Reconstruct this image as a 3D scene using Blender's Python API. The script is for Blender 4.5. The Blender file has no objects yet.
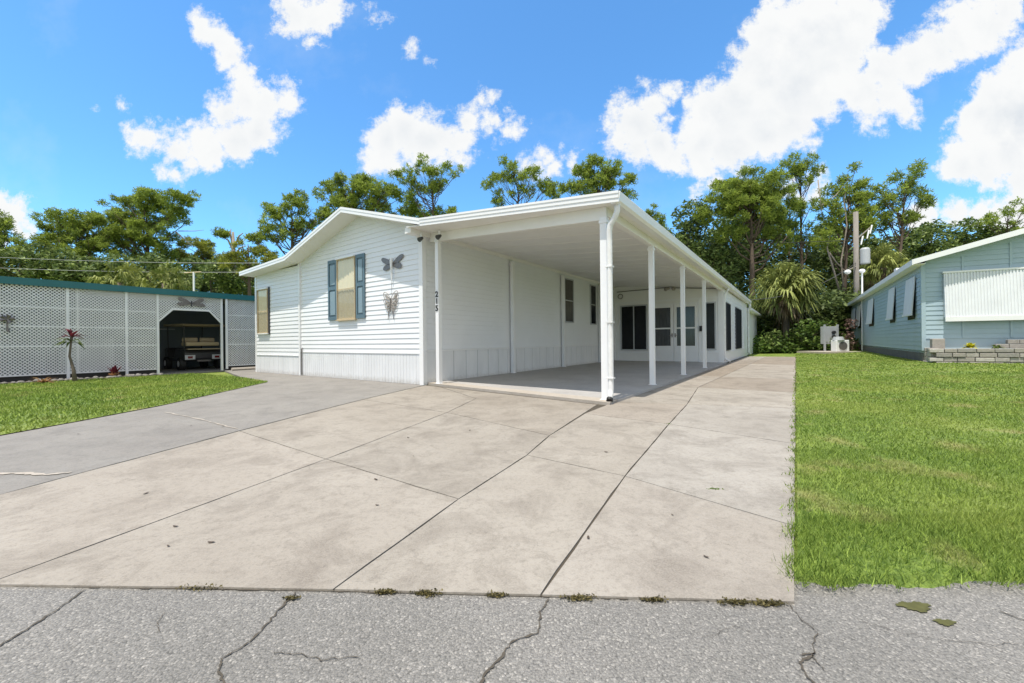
import bpy, math, random
import numpy as np
from mathutils import Vector, Matrix
random.seed(7); RNG = np.random.default_rng(11)
S = bpy.context.scene
C = S.collection
TH = math.radians(-35.4)
HX, HY = 1.37, 5.86            # carport front right post on the ground
CAMH = .9; FP = 400.0; ROLL = .0105

# ---------------------------------------------------------------- surveying helpers
def ray(u, v):
    du, dv = u - 512, v - 341.5
    return (du*math.cos(ROLL) - dv*math.sin(ROLL))/FP, (du*math.sin(ROLL) + dv*math.cos(ROLL))/FP
def G(u, v, z=0.0):
    x, y = ray(u, v); Y = (CAMH - z)/y
    return (x*Y, Y)
def W(u, v, Y):
    x, y = ray(u, v)
    return np.array([x*Y, Y, CAMH - y*Y])
def toH(p):
    c, s = math.cos(TH), math.sin(TH); dx, dy = p[0]-HX, p[1]-HY
    return (dx*c + dy*s, -dx*s + dy*c)
def fromH(x, y):
    c, s = math.cos(TH), math.sin(TH)
    return (HX + x*c - y*s, HY + x*s + y*c)

# ---------------------------------------------------------------- materials
def newmat(name):
    m = bpy.data.materials.new(name); m.use_nodes = True
    return m, m.node_tree.nodes, m.node_tree.links, m.node_tree.nodes['Principled BSDF']
def mat(name, col, rough=.6, var=.0, vscale=1.5, bump=0, bscale=60, metal=0, spec=.5, col2=None, stretch=None):
    m, N, L, b = newmat(name)
    b.inputs['Roughness'].default_value = rough
    b.inputs['Metallic'].default_value = metal
    b.inputs['Specular IOR Level'].default_value = spec
    b.inputs['Base Color'].default_value = (*col, 1)
    if var or bump:
        tc = N.new('ShaderNodeTexCoord'); src = tc.outputs['Object']
        if stretch:
            mp = N.new('ShaderNodeMapping'); mp.inputs['Scale'].default_value = stretch
            L.new(src, mp.inputs[0]); src = mp.outputs[0]
    if var:
        n = N.new('ShaderNodeTexNoise'); n.inputs['Scale'].default_value = vscale; n.inputs['Detail'].default_value = 6
        n.inputs['Roughness'].default_value = .65
        L.new(src, n.inputs['Vector'])
        mr = N.new('ShaderNodeMapRange'); mr.inputs['From Min'].default_value = .3; mr.inputs['From Max'].default_value = .7
        L.new(n.outputs['Fac'], mr.inputs['Value'])
        mx = N.new('ShaderNodeMix'); mx.data_type = 'RGBA'
        c2 = col2 or tuple(c*(1-var) for c in col)
        mx.inputs['A'].default_value = (*col, 1); mx.inputs['B'].default_value = (*c2, 1)
        L.new(mr.outputs[0], mx.inputs['Factor']); L.new(mx.outputs['Result'], b.inputs['Base Color'])
    if bump:
        n2 = N.new('ShaderNodeTexNoise'); n2.inputs['Scale'].default_value = bscale; n2.inputs['Detail'].default_value = 4
        L.new(src, n2.inputs['Vector'])
        bp = N.new('ShaderNodeBump'); bp.inputs['Strength'].default_value = bump; bp.inputs['Distance'].default_value = .01
        L.new(n2.outputs['Fac'], bp.inputs['Height']); L.new(bp.outputs[0], b.inputs['Normal'])
    return m

def leafmat(name, dark, light, trans=.3, rough=.55):
    m, N, L, b = newmat(name)
    at = N.new('ShaderNodeAttribute'); at.attribute_name = 'tint'
    mx = N.new('ShaderNodeMix'); mx.data_type = 'RGBA'
    mx.inputs['A'].default_value = (*dark, 1); mx.inputs['B'].default_value = (*light, 1)
    L.new(at.outputs['Fac'], mx.inputs['Factor']); L.new(mx.outputs['Result'], b.inputs['Base Color'])
    b.inputs['Roughness'].default_value = rough; b.inputs['Specular IOR Level'].default_value = .25
    t = N.new('ShaderNodeBsdfTranslucent'); L.new(mx.outputs['Result'], t.inputs['Color'])
    ms = N.new('ShaderNodeMixShader'); ms.inputs[0].default_value = trans
    L.new(b.outputs[0], ms.inputs[1]); L.new(t.outputs[0], ms.inputs[2])
    L.new(ms.outputs[0], N['Material Output'].inputs['Surface'])
    return m

def concrete(name, base, dark, pale, stain=.5, seed=0.0, grain=.55):
    m, N, L, b = newmat(name)
    b.inputs['Roughness'].default_value = .85; b.inputs['Specular IOR Level'].default_value = .25
    tc = N.new('ShaderNodeTexCoord')
    mp = N.new('ShaderNodeMapping'); mp.inputs['Location'].default_value = (seed, seed*.7, 0); L.new(tc.outputs['Object'], mp.inputs[0])
    def noise(sc, det=6, ro=.6, dist=0):
        n = N.new('ShaderNodeTexNoise'); n.inputs['Scale'].default_value = sc; n.inputs['Detail'].default_value = det
        n.inputs['Roughness'].default_value = ro; n.inputs['Distortion'].default_value = dist
        L.new(mp.outputs[0], n.inputs['Vector']); return n.outputs['Fac']
    def rng(s, a, bb, lo=0, hi=1):
        r = N.new('ShaderNodeMapRange'); r.inputs['From Min'].default_value = a; r.inputs['From Max'].default_value = bb
        r.inputs['To Min'].default_value = lo; r.inputs['To Max'].default_value = hi
        L.new(s, r.inputs['Value']); return r.outputs[0]
    def mix(f, A, B, mode='MIX'):
        x = N.new('ShaderNodeMix'); x.data_type = 'RGBA'; x.blend_type = mode
        if isinstance(f, float): x.inputs['Factor'].default_value = f
        else: L.new(f, x.inputs['Factor'])
        for k, c in (('A', A), ('B', B)):
            if isinstance(c, tuple): x.inputs[k].default_value = (*c, 1)
            else: L.new(c, x.inputs[k])
        return x.outputs['Result']
    c = mix(rng(noise(.9, 8, .6, .3), .35, .65), base, pale)
    c = mix(rng(noise(2.1, 10, .72, .6), .47, .68, 0, stain), c, dark)           # broad stains
    c = mix(rng(noise(7, 8, .8, .8), .52, .70, 0, stain*.9), c, dark)             # blotches
    c = mix(rng(noise(19, 9, .8, .5), .54, .68, 0, stain*.7), c, dark)
    c = mix(rng(noise(40, 5, .75), .5, .75, 0, grain), c, tuple(x*.6 for x in dark))  # grain and pits
    c = mix(rng(noise(140, 3, .7), .3, .7, 0, grain*.8), c, tuple(min(1, x*1.25) for x in pale))
    at = N.new('ShaderNodeAttribute'); at.attribute_name = 'tint'
    c = mix(1.0, c, at.outputs['Color'], 'MULTIPLY') if name.startswith('drive') else c
    L.new(c, b.inputs['Base Color'])
    bp = N.new('ShaderNodeBump'); bp.inputs['Strength'].default_value = .35; bp.inputs['Distance'].default_value = .004
    L.new(noise(120, 4, .7), bp.inputs['Height']); L.new(bp.outputs[0], b.inputs['Normal'])
    return m

def asphalt():
    m, N, L, b = newmat('aged asphalt')
    b.inputs['Roughness'].default_value = .85
    tc = N.new('ShaderNodeTexCoord'); src = tc.outputs['Object']
    v = N.new('ShaderNodeTexVoronoi'); v.inputs['Scale'].default_value = 150; L.new(src, v.inputs['Vector'])
    v2 = N.new('ShaderNodeTexVoronoi'); v2.inputs['Scale'].default_value = 330; L.new(src, v2.inputs['Vector'])
    n = N.new('ShaderNodeTexNoise'); n.inputs['Scale'].default_value = 1.3; n.inputs['Detail'].default_value = 8; L.new(src, n.inputs['Vector'])
    def ramp(sock, pts):
        r = N.new('ShaderNodeValToRGB'); L.new(sock, r.inputs[0])
        el = r.color_ramp.elements
        while len(el) < len(pts): el.new(.5)
        for e, (p, c) in zip(el, pts): e.position = p; e.color = (*c, 1)
        return r.outputs[0]
    sep = N.new('ShaderNodeSeparateColor'); L.new(v.outputs['Color'], sep.inputs[0])
    sep2 = N.new('ShaderNodeSeparateColor'); L.new(v2.outputs['Color'], sep2.inputs[0])
    cA = ramp(sep.outputs[0], [(0, (.13, .13, .127)), (.3, (.185, .183, .178)), (.74, (.23, .227, .22)), (.92, (.31, .305, .295)), (1, (.50, .485, .46))])
    cB = ramp(sep2.outputs[1], [(0, (.11, .11, .108)), (.5, (.205, .203, .197)), (.92, (.27, .265, .257)), (1, (.46, .445, .42))])
    mx = N.new('ShaderNodeMix'); mx.data_type = 'RGBA'; mx.inputs['Factor'].default_value = .5
    L.new(cA, mx.inputs['A']); L.new(cB, mx.inputs['B'])
    gap = ramp(v.outputs['Distance'], [(0, (1.04, 1.04, 1.04)), (.55, (1, 1, 1)), (.85, (.62, .62, .62)), (1, (.5, .5, .5))])
    m2 = N.new('ShaderNodeMix'); m2.data_type = 'RGBA'; m2.blend_type = 'MULTIPLY'; m2.inputs['Factor'].default_value = 1
    L.new(mx.outputs['Result'], m2.inputs['A']); L.new(gap, m2.inputs['B'])
    pt = ramp(n.outputs['Fac'], [(.3, (.86, .83, .78)), (.7, (1.06, 1.02, .965))])
    m3 = N.new('ShaderNodeMix'); m3.data_type = 'RGBA'; m3.blend_type = 'MULTIPLY'; m3.inputs['Factor'].default_value = 1
    L.new(m2.outputs['Result'], m3.inputs['A']); L.new(pt, m3.inputs['B'])
    L.new(m3.outputs['Result'], b.inputs['Base Color'])
    bp = N.new('ShaderNodeBump'); bp.inputs['Strength'].default_value = .7; bp.inputs['Distance'].default_value = .004; bp.invert = True
    L.new(v.outputs['Distance'], bp.inputs['Height']); L.new(bp.outputs[0], b.inputs['Normal'])
    return m

def grassmat(name, blades):
    m, N, L, b = newmat(name)
    ge = N.new('ShaderNodeNewGeometry'); src = ge.outputs['Position']
    def noise(sc, det=5):
        n = N.new('ShaderNodeTexNoise'); n.inputs['Scale'].default_value = sc; n.inputs['Detail'].default_value = det
        L.new(src, n.inputs['Vector']); return n.outputs['Fac']
    def rng(s, a, bb, lo=0, hi=1):
        r = N.new('ShaderNodeMapRange'); r.inputs['From Min'].default_value = a; r.inputs['From Max'].default_value = bb
        r.inputs['To Min'].default_value = lo; r.inputs['To Max'].default_value = hi
        L.new(s, r.inputs['Value']); return r.outputs[0]
    def mix(f, A, B):
        x = N.new('ShaderNodeMix'); x.data_type = 'RGBA'; L.new(f, x.inputs['Factor'])
        for k, c in (('A', A), ('B', B)):
            if isinstance(c, tuple): x.inputs[k].default_value = (*c, 1)
            else: L.new(c, x.inputs[k])
        return x.outputs['Result']
    if blades:
        at = N.new('ShaderNodeAttribute'); at.attribute_name = 'tint'
        c = mix(at.outputs['Fac'], (.065, .125, .014), (.35, .465, .085))
    else:
        c = mix(rng(noise(30, 8), .35, .65), (.09, .15, .022), (.21, .29, .05))
    c = mix(rng(noise(.8), .42, .68, 0, .4), c, (.36, .40, .09))
    c = mix(rng(noise(2.0, 7),   .57, .70, 0, .45), c, (.44, .36, .17))
    L.new(c, b.inputs['Base Color']); b.inputs['Roughness'].default_value = .6; b.inputs['Specular IOR Level'].default_value = .3
    if blades:
        t = N.new('ShaderNodeBsdfTranslucent'); L.new(c, t.inputs['Color'])
        ms = N.new('ShaderNodeMixShader'); ms.inputs[0].default_value = .3
        L.new(b.outputs[0], ms.inputs[1]); L.new(t.outputs[0], ms.inputs[2])
        L.new(ms.outputs[0], N['Material Output'].inputs['Surface'])
    else:
        bp = N.new('ShaderNodeBump'); bp.inputs['Strength'].default_value = 1; bp.inputs['Distance'].default_value = .04
        L.new(noise(38, 8), bp.inputs['Height']); L.new(bp.outputs[0], b.inputs['Normal'])
    return m

M = {}
M['siding'] = mat('white vinyl siding', (.80, .81, .825), .42, .07, .8, 0)
M['white'] = mat('white painted metal', (.82, .82, .82), .35, .06, 2)
M['whitedirty'] = mat('weathered white paint', (.80, .80, .78), .5, .22, 5, .15, 90)
M['soffit'] = mat('white soffit', (.82, .80, .765), .5, .05, 2)
M['panel'] = mat('white wall panel', (.81, .80, .78), .5, .05, 1.2)
M['skirt'] = mat('white skirting vinyl', (.77, .78, .79), .45, .12, 3, 0, stretch=(1, 1, .3))
def grime(m, h):
    N = m.node_tree.nodes; L = m.node_tree.links; b = N['Principled BSDF']; src = b.inputs['Base Color'].links[0].from_socket
    tc = N.new('ShaderNodeTexCoord'); sp = N.new('ShaderNodeSeparateXYZ'); L.new(tc.outputs['Object'], sp.inputs[0])
    n = N.new('ShaderNodeTexNoise'); n.inputs['Scale'].default_value = 14; n.inputs['Detail'].default_value = 6; L.new(tc.outputs['Object'], n.inputs['Vector'])
    a = N.new('ShaderNodeMath'); a.operation = 'MULTIPLY_ADD'; L.new(n.outputs['Fac'], a.inputs[0]); a.inputs[1].default_value = -h*1.6; L.new(sp.outputs[2], a.inputs[2])
    r = N.new('ShaderNodeMapRange'); r.inputs['From Min'].default_value = -h; r.inputs['From Max'].default_value = h*.3; r.inputs['To Min'].default_value = .55; r.inputs['To Max'].default_value = 0
    L.new(a.outputs[0], r.inputs['Value']); x = N.new('ShaderNodeMix'); x.data_type = 'RGBA'; L.new(r.outputs[0], x.inputs['Factor']); L.new(src, x.inputs['A']); x.inputs['B'].default_value = (.36, .33, .28, 1)
    L.new(x.outputs['Result'], b.inputs['Base Color'])
grime(M['skirt'], .12); grime(M['panel'], .08)
M['seam'] = mat('grey seam', (.34, .35, .36), .7)
M['roof'] = mat('white roof coating', (.74, .74, .73), .5, .15, 1)
M['shutter'] = mat('slate blue shutter', (.11, .175, .215), .5, .12, 6)
M['shutterin'] = mat('pale slate shutter panel', (.23, .32, .37), .5, .1, 6)
M['curtain'] = mat('beige curtain', (.78, .70, .50), .9, .06, 9)
M['screen'] = mat('grey insect screen', (.22, .19, .13), .9)
M['darkframe'] = mat('dark bronze frame', (.05, .05, .055), .45)
M['greyframe'] = mat('grey aluminium frame', (.45, .46, .47), .4, metal=.3)
M['darkglass'] = mat('dark tinted glass', (.010, .011, .013), .22, spec=.25, var=.3, vscale=2)
M['midglass'] = mat('grey curtained glass', (.06, .062, .066), .12, var=.5, vscale=5, stretch=(3, 3, .4))
M['blindglass'] = mat('glass over brown blind', (.11, .10, .085), .15, var=.5, vscale=9, stretch=(6, 6, .4))
M['sunscreen'] = mat('black sun screen', (.012, .014, .017), .9, spec=.1)
M['black'] = mat('black rubber', (.015, .015, .015), .6)
M['lattice'] = mat('white lattice', (.82, .825, .83), .5, .12, 3)
M['teal'] = mat('teal painted fascia', (.008, .13, .14), .4, .1, 3)
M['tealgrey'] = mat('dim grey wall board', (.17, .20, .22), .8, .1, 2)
M['blue'] = mat('pale blue siding', (.37, .475, .53), .5, .08, 1.5)
M['awning'] = mat('white ribbed awning', (.74, .76, .78), .45, .1, 3)
M['block'] = mat('grey block', (.13, .13, .13), .9, .3, 4, .5, 40)
M['stone'] = mat('pale retaining block', (.48, .44, .38), .9, .0, 4, .9, 30)
M['metalgrey'] = mat('weathered bronze metal', (.24, .22, .21), .45, .4, 30, metal=.5)
M['paleornament'] = mat('pale rusty metal', (.42, .38, .34), .6, .35, 30)
M['wire'] = mat('dark wire', (.06, .06, .06), .6)
M['paleline'] = mat('pale aluminium wire', (.45, .46, .47), .5, metal=.4)
M['beige'] = mat('beige vinyl', (.50, .40, .25), .6)
M['cartbody'] = mat('black cart body', (.045, .045, .048), .3)
M['silver'] = mat('silver lamp bezel', (.6, .6, .6), .3)
M['redlens'] = mat('dark red lens', (.18, .02, .02), .2)
M['wood'] = mat('weathered pole wood', (.30, .27, .24), .9, .4, 3, .5, 20, stretch=(4, 4, .3))
M['bark'] = mat('pine bark', (.13, .095, .07), .95, .45, 2.5, .9, 8, stretch=(1, 1, .4))
M['deadbark'] = mat('bleached dead wood', (.34, .29, .24), .95, .35, 3)
M['palmbark'] = mat('palm trunk bark', (.16, .13, .10), .95, .4, 8, .8, 14)
M['grey'] = mat('grey metal cabinet', (.40, .42, .43), .45, .1, 4)
M['rock'] = mat('grey edging rock', (.26, .24, .22), .95, .5, 9, .8, 25)
M['soil'] = mat('dark mulch', (.075, .055, .04), 1, .4, 12, 1, 40)
M['crack'] = mat('dirt in crack', (.10, .085, .065), 1, .4, 20)
M['joint'] = mat('joint dirt', (.085, .07, .05), 1, .4, 9)
M['leaf'] = mat('dry leaf', (.07, .05, .035), .8)
M['moss'] = mat('crack moss', (.10, .10, .03), 1, .4, 30)
M['oldconc'] = concrete('old grey concrete', (.215, .20, .182), (.13, .122, .112), (.25, .236, .215), .75, 3.1)
M['drive'] = concrete('driveway concrete', (.270, .244, .210), (.15, .131, .110), (.335, .308, .27), .9)
M['slabc'] = concrete('carport slab concrete', (.34, .325, .31), (.23, .22, .21), (.40, .385, .365), .5, 8)
M['slabedge'] = concrete('slab edge paint', (.38, .335, .28), (.24, .205, .165), (.42, .38, .33), .4, 5)
M['asphalt'] = asphalt()
M['grass'] = grassmat('lawn turf', False)
M['blades'] = grassmat('grass blades', True)
M['pine'] = leafmat('pine needles', (.08, .13, .026), (.43, .52, .09), .5)
M['pineyellow'] = leafmat('yellow green pine needles', (.09, .12, .022), (.42, .44, .07), .45)
M['oak'] = leafmat('oak leaves', (.055, .095, .028), (.27, .34, .10), .25)
M['brush'] = leafmat('thicket leaves', (.03, .055, .016), (.17, .22, .06), .25)
M['bush'] = leafmat('light shrub leaves', (.05, .10, .02), (.20, .29, .06), .3)
M['palm'] = leafmat('palm fronds', (.06, .09, .018), (.34, .37, .10), .25)
M['dead'] = leafmat('dry fronds', (.10, .07, .04), (.30, .23, .15), .2)
M['pink'] = leafmat('dusty pink foliage', (.12, .08, .06), (.34, .22, .19), .3)
M['red'] = leafmat('dark red leaves', (.06, .012, .018), (.22, .04, .06), .3)
M['orange'] = leafmat('orange leaves', (.28, .12, .06), (.50, .34, .14), .3)
M['yellow'] = leafmat('yellow leaves', (.35, .34, .02), (.70, .66, .05), .3)
M['weed'] = leafmat('weed leaves', (.055, .05, .022), (.20, .165, .065), .3)

# ---------------------------------------------------------------- object helpers
def empty(name, loc, rz, label, cat, group=None):
    o = bpy.data.objects.new(name, None); C.objects.link(o); o.empty_display_size = .3
    o.location = loc; o.rotation_euler = (0, 0, rz)
    o['label'] = label; o['category'] = cat
    if group: o['group'] = group
    return o
def tag(o, label, cat, group=None):
    o['label'] = label; o['category'] = cat
    if group: o['group'] = group
    return o
def hroot(name, x, y, z, label, cat, group=None):          # a thing standing at house coordinates
    w = fromH(x, y); o = empty(name, (w[0], w[1], z), TH, label, cat, group)
    o['_ox'] = 0
    del o['_ox']
    ORG[o.name] = (x, y, z); return o
def wroot(name, x, y, z, label, cat, group=None):          # a thing standing at world coordinates
    o = empty(name, (x, y, z), 0, label, cat, group); ORG[o.name] = (x, y, z); return o
ORG = {}
def org(o):
    while o.parent: o = o.parent
    return ORG.get(o.name, (0, 0, 0))

class MB:
    def __init__(s): s.v = []; s.f = []
    def add(s, vs, fs):
        n = len(s.v); s.v += [tuple(map(float, p)) for p in vs]; s.f += [tuple(i+n for i in f) for f in fs]; return s
    def box(s, x0, x1, y0, y1, z0, z1):
        return s.add([(x0, y0, z0), (x1, y0, z0), (x1, y1, z0), (x0, y1, z0), (x0, y0, z1), (x1, y0, z1), (x1, y1, z1), (x0, y1, z1)],
                     [(3, 2, 1, 0), (4, 5, 6, 7), (0, 1, 5, 4), (1, 2, 6, 5), (2, 3, 7, 6), (3, 0, 4, 7)])
    def hexa(s, p):                                         # 8 corners: bottom ring then top ring
        return s.add(p, [(3, 2, 1, 0), (4, 5, 6, 7), (0, 1, 5, 4), (1, 2, 6, 5), (2, 3, 7, 6), (3, 0, 4, 7)])
    def prism(s, poly, ax, a, b):                           # poly in the two other axes, extruded along ax
        def P(q, t):
            return {0: (t, q[0], q[1]), 1: (q[0], t, q[1]), 2: (q[0], q[1], t)}[ax]
        n = len(poly)
        return s.add([P(q, a) for q in poly] + [P(q, b) for q in poly],
                     [tuple(range(n))[::-1], tuple(range(n, 2*n))] + [(i, (i+1) % n, (i+1) % n + n, i+n) for i in range(n)])
    def tube(s, pts, r, k=8, cap=True):
        pts = [Vector(p) for p in pts]; rs = r if isinstance(r, (list, tuple)) else [r]*len(pts)
        rings = []
        up = None
        for i, p in enumerate(pts):
            d = (pts[min(i+1, len(pts)-1)] - pts[max(i-1, 0)]).normalized()
            if up is None:
                up = Vector((0, 0, 1)) if abs(d.z) < .9 else Vector((1, 0, 0))
            a = d.cross(up).normalized(); bb = a.cross(d).normalized(); up = bb
            rings.append([p + (a*math.cos(t) + bb*math.sin(t))*rs[i] for t in [2*math.pi*j/k for j in range(k)]])
        vs = [q for rr in rings for q in rr]; fs = []
        for i in range(len(pts)-1):
            for j in range(k):
                fs.append((i*k+j, i*k+(j+1) % k, (i+1)*k+(j+1) % k, (i+1)*k+j))
        if cap: fs += [tuple(range(k))[::-1], tuple(range((len(pts)-1)*k, len(pts)*k))]
        return s.add(vs, fs)
    def ball(s, c, r, k=10, sc=(1, 1, 1)):
        vs = []; fs = []
        for i in range(k+1):
            t = math.pi*i/k
            for j in range(k):
                p = 2*math.pi*j/k
                vs.append((c[0]+r*sc[0]*math.sin(t)*math.cos(p), c[1]+r*sc[1]*math.sin(t)*math.sin(p), c[2]+r*sc[2]*math.cos(t)))
        for i in range(k):
            for j in range(k): fs.append((i*k+j, (i+1)*k+j, (i+1)*k+(j+1) % k, i*k+(j+1) % k))
        return s.add(vs, fs)
    def build(s, name, m, parent=None, label=None, smooth=False, bevel=0):
        me = bpy.data.meshes.new(name)
        o = bpy.data.objects.new(name, me); C.objects.link(o)
        ox, oy, oz = (0, 0, 0)
        if parent:
            o.parent = parent; ox, oy, oz = org(parent)
        me.from_pydata([(a-ox, b-oy, c-oz) for a, b, c in s.v], [], s.f)
        me.materials.append(m); me.update()
        if smooth: me.polygons.foreach_set('use_smooth', [True]*len(me.polygons))
        if bevel:
            bv = o.modifiers.new('bevel', 'BEVEL'); bv.width = bevel; bv.segments = 2; bv.limit_method = 'ANGLE'
        if label: o['label'] = label
        return o

def fastmesh(name, verts, nper, m, parent=None, tint=None):
    """verts (F*nper,3) array; every face its own nper vertices"""
    me = bpy.data.meshes.new(name); o = bpy.data.objects.new(name, me); C.objects.link(o)
    if parent: o.parent = parent; verts = verts - np.array(org(parent))
    n = len(verts); F = n//nper
    me.vertices.add(n); me.vertices.foreach_set('co', verts.astype(np.float32).ravel())
    me.loops.add(n); me.loops.foreach_set('vertex_index', np.arange(n, dtype=np.int32))
    me.polygons.add(F); me.polygons.foreach_set('loop_start', np.arange(0, n, nper, dtype=np.int32))
    me.update(calc_edges=True)
    if tint is not None:
        a = me.attributes.new('tint', 'FLOAT', 'FACE'); a.data.foreach_set('value', tint.astype(np.float32))
    me.materials.append(m); return o

# ================================================================= CAMERA, SUN, SKY
cam = bpy.data.cameras.new('camera'); cam.lens = FP*36/1024; cam.sensor_width = 36; cam.clip_end = 3000; cam.clip_start = .05
co = bpy.data.objects.new('camera', cam); C.objects.link(co)
co.location = (0, 0, CAMH); co.rotation_euler = (math.pi/2, ROLL, 0); S.camera = co
EL = math.radians(71)
az = Vector((-math.sin(math.radians(35.4)), -math.cos(math.radians(35.4)), 0))
sd = (az*math.cos(EL) + Vector((0, 0, math.sin(EL)))).normalized()
sl = bpy.data.lights.new('sun', 'SUN'); sl.energy = 3.4; sl.angle = math.radians(.53); sl.color = (1, .94, .85)
so = bpy.data.objects.new('sun', sl); C.objects.link(so); so.rotation_euler = sd.to_track_quat('Z', 'Y').to_euler()
so.location = (0, 0, 40)
S.view_settings.view_transform = 'Standard'; S.view_settings.look = 'None'; S.view_settings.gamma = 1
S.view_settings.use_curve_mapping = False; S.view_settings.exposure = .62
S.cycles.max_bounces = 6; S.cycles.diffuse_bounces = 4; S.cycles.transparent_max_bounces = 8
S.cycles.sample_clamp_indirect = 4

def make_world():
    w = bpy.data.worlds.new('World'); S.world = w; w.use_nodes = True
    N = w.node_tree.nodes; L = w.node_tree.links; bg = N['Background']; bg.inputs['Strength'].default_value = .14
    sky = N.new('ShaderNodeTexSky'); sky.sky_type = 'NISHITA'; sky.sun_disc = False
    sky.sun_elevation = EL; sky.sun_rotation = math.atan2(sd.x, sd.y) % (2*math.pi)
    sky.air_density = 1.0; sky.dust_density = .5; sky.ozone_density = 2.2
    tc = N.new('ShaderNodeTexCoord'); sep = N.new('ShaderNodeSeparateXYZ'); L.new(tc.outputs['Generated'], sep.inputs[0])
    def math_(op, a, b=None, c=None, clamp=False):
        n = N.new('ShaderNodeMath'); n.operation = op; n.use_clamp = clamp
        for i, q in enumerate((a, b, c)):
            if q is None: continue
            if isinstance(q, (int, float)): n.inputs[i].default_value = q
            else: L.new(q, n.inputs[i])
        return n.outputs[0]
    ay = math_('MAXIMUM', math_('ABSOLUTE', sep.outputs[1]), .08)
    px = math_('DIVIDE', sep.outputs[0], ay); pz = math_('DIVIDE', sep.outputs[2], ay)
    cb = N.new('ShaderNodeCombineXYZ'); L.new(px, cb.inputs[0]); L.new(pz, cb.inputs[1])
    L.new(math_('MULTIPLY', math_('LESS_THAN', sep.outputs[1], 0), 3.7), cb.inputs[2])
    def noise(sc, det, ro, off=(0, 0, 0), col=False):
        mp = N.new('ShaderNodeMapping'); mp.inputs['Location'].default_value = off; L.new(cb.outputs[0], mp.inputs[0])
        n = N.new('ShaderNodeTexNoise'); n.inputs['Scale'].default_value = sc; n.inputs['Detail'].default_value = det
        n.inputs['Roughness'].default_value = ro; L.new(mp.outputs[0], n.inputs['Vector'])
        return n.outputs['Color' if col else 'Fac']
    # warp the cloud plane so the puffs lose their round outline
    wv = N.new('ShaderNodeVectorMath'); wv.operation = 'MULTIPLY_ADD'
    L.new(noise(7, 5, .6, col=True), wv.inputs[0]); wv.inputs[1].default_value = (.13, .13, 0)
    sub = N.new('ShaderNodeVectorMath'); sub.operation = 'SUBTRACT'
    L.new(cb.outputs[0], sub.inputs[0]); sub.inputs[1].default_value = (.065, .065, 0)
    L.new(sub.outputs[0], wv.inputs[2])
    flat = N.new('ShaderNodeVectorMath'); flat.operation = 'MULTIPLY'; flat.inputs[1].default_value = (1, 1, 1)
    L.new(wv.outputs[0], flat.inputs[0]); P = flat.outputs[0]
    blobs = [(205,28,18),(218,38,20),(232,58,20),(240,75,18),(246,95,22),(265,100,24),(285,98,16),(225,110,20),(235,135,28),(262,125,24),(205,143,26),(175,145,22),(145,138,18),(130,130,10),(172,172,12),(185,160,16),
             (290,15,22),(315,18,24),(335,5,16),(312,45,13),(280,28,12),
             (378,20,9),(408,47,8),(425,56,6),(127,107,8),(92,107,7),(12,215,22),(-15,225,30),(25,232,14),
             (385,142,26),(410,128,28),(432,138,28),(455,140,22),(372,155,16),(470,118,16),(482,103,12),(495,125,16),(512,130,12),
             (545,163,16),(528,165,10),(575,160,10),(560,150,8),
             (632,118,26),(650,100,20),(672,92,14),(630,145,22),(655,140,26),(672,155,22),(700,140,30),(715,120,34),(745,100,34),(768,70,38),(790,45,44),(825,30,44),(850,20,34),(800,90,42),(765,125,36),(735,150,26),(705,160,20),(790,130,26),(835,75,34),(860,95,28),(885,95,26),(905,110,20),(885,70,28),(910,62,26),(935,45,26),(960,30,30),(985,25,28),(1010,12,24),(870,115,20),
             (1030,70,36),(1005,95,34),(985,130,36),(960,160,26),(1020,130,50),(1040,100,50),(990,165,28),(950,170,16),
             (1030,195,28),(1010,215,26),(985,218,20),(955,212,18),(925,213,16),(915,225,16),(700,190,14),(715,186,12),(815,188,14),(800,195,14),(1040,170,40),(800,10,20)]
    acc = None
    for u, v, r in blobs:
        x, y = ray(u, v)
        d = N.new('ShaderNodeVectorMath'); d.operation = 'DISTANCE'; L.new(P, d.inputs[0]); d.inputs[1].default_value = (x, -y, 0)
        q = math_('MULTIPLY_ADD', d.outputs['Value'], -FP/(r*1.13), 1.0)
        # puffs keep a common softness: value in units of the puff, scaled by its size
        q = math_('MULTIPLY', q, r*1.13/FP)
        acc = q if acc is None else math_('SMOOTH_MAX', acc, q, .012)
    edge = math_('ADD', acc, math_('MULTIPLY', math_('SUBTRACT', noise(15, 10, .72), .5), .15))
    mask = N.new('ShaderNodeMapRange'); mask.interpolation_type = 'SMOOTHSTEP'
    mask.inputs['From Min'].default_value = -.004; mask.inputs['From Max'].default_value = .034; L.new(edge, mask.inputs['Value'])
    wisp = N.new('ShaderNodeMapRange'); wisp.inputs['From Min'].default_value = .56; wisp.inputs['From Max'].default_value = .86; wisp.inputs['To Max'].default_value = .22
    L.new(noise(2.6, 7, .6, (3.3, 1.7, 0)), wisp.inputs['Value'])
    m2 = math_('MAXIMUM', mask.outputs[0], wisp.outputs[0])
    # unseen cloud cover added overhead and behind the viewpoint for neutral fill light
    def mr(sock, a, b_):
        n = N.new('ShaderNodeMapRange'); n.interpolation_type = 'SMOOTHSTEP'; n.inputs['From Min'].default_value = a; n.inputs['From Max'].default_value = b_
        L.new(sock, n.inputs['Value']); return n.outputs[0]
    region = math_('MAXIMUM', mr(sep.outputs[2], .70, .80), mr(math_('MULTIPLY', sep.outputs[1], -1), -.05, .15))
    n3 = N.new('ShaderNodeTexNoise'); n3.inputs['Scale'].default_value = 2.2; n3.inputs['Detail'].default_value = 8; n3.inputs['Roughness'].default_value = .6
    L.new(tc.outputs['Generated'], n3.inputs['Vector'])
    m2 = math_('MAXIMUM', m2, math_('MULTIPLY', region, mr(n3.outputs['Fac'], .40, .50)))
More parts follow.
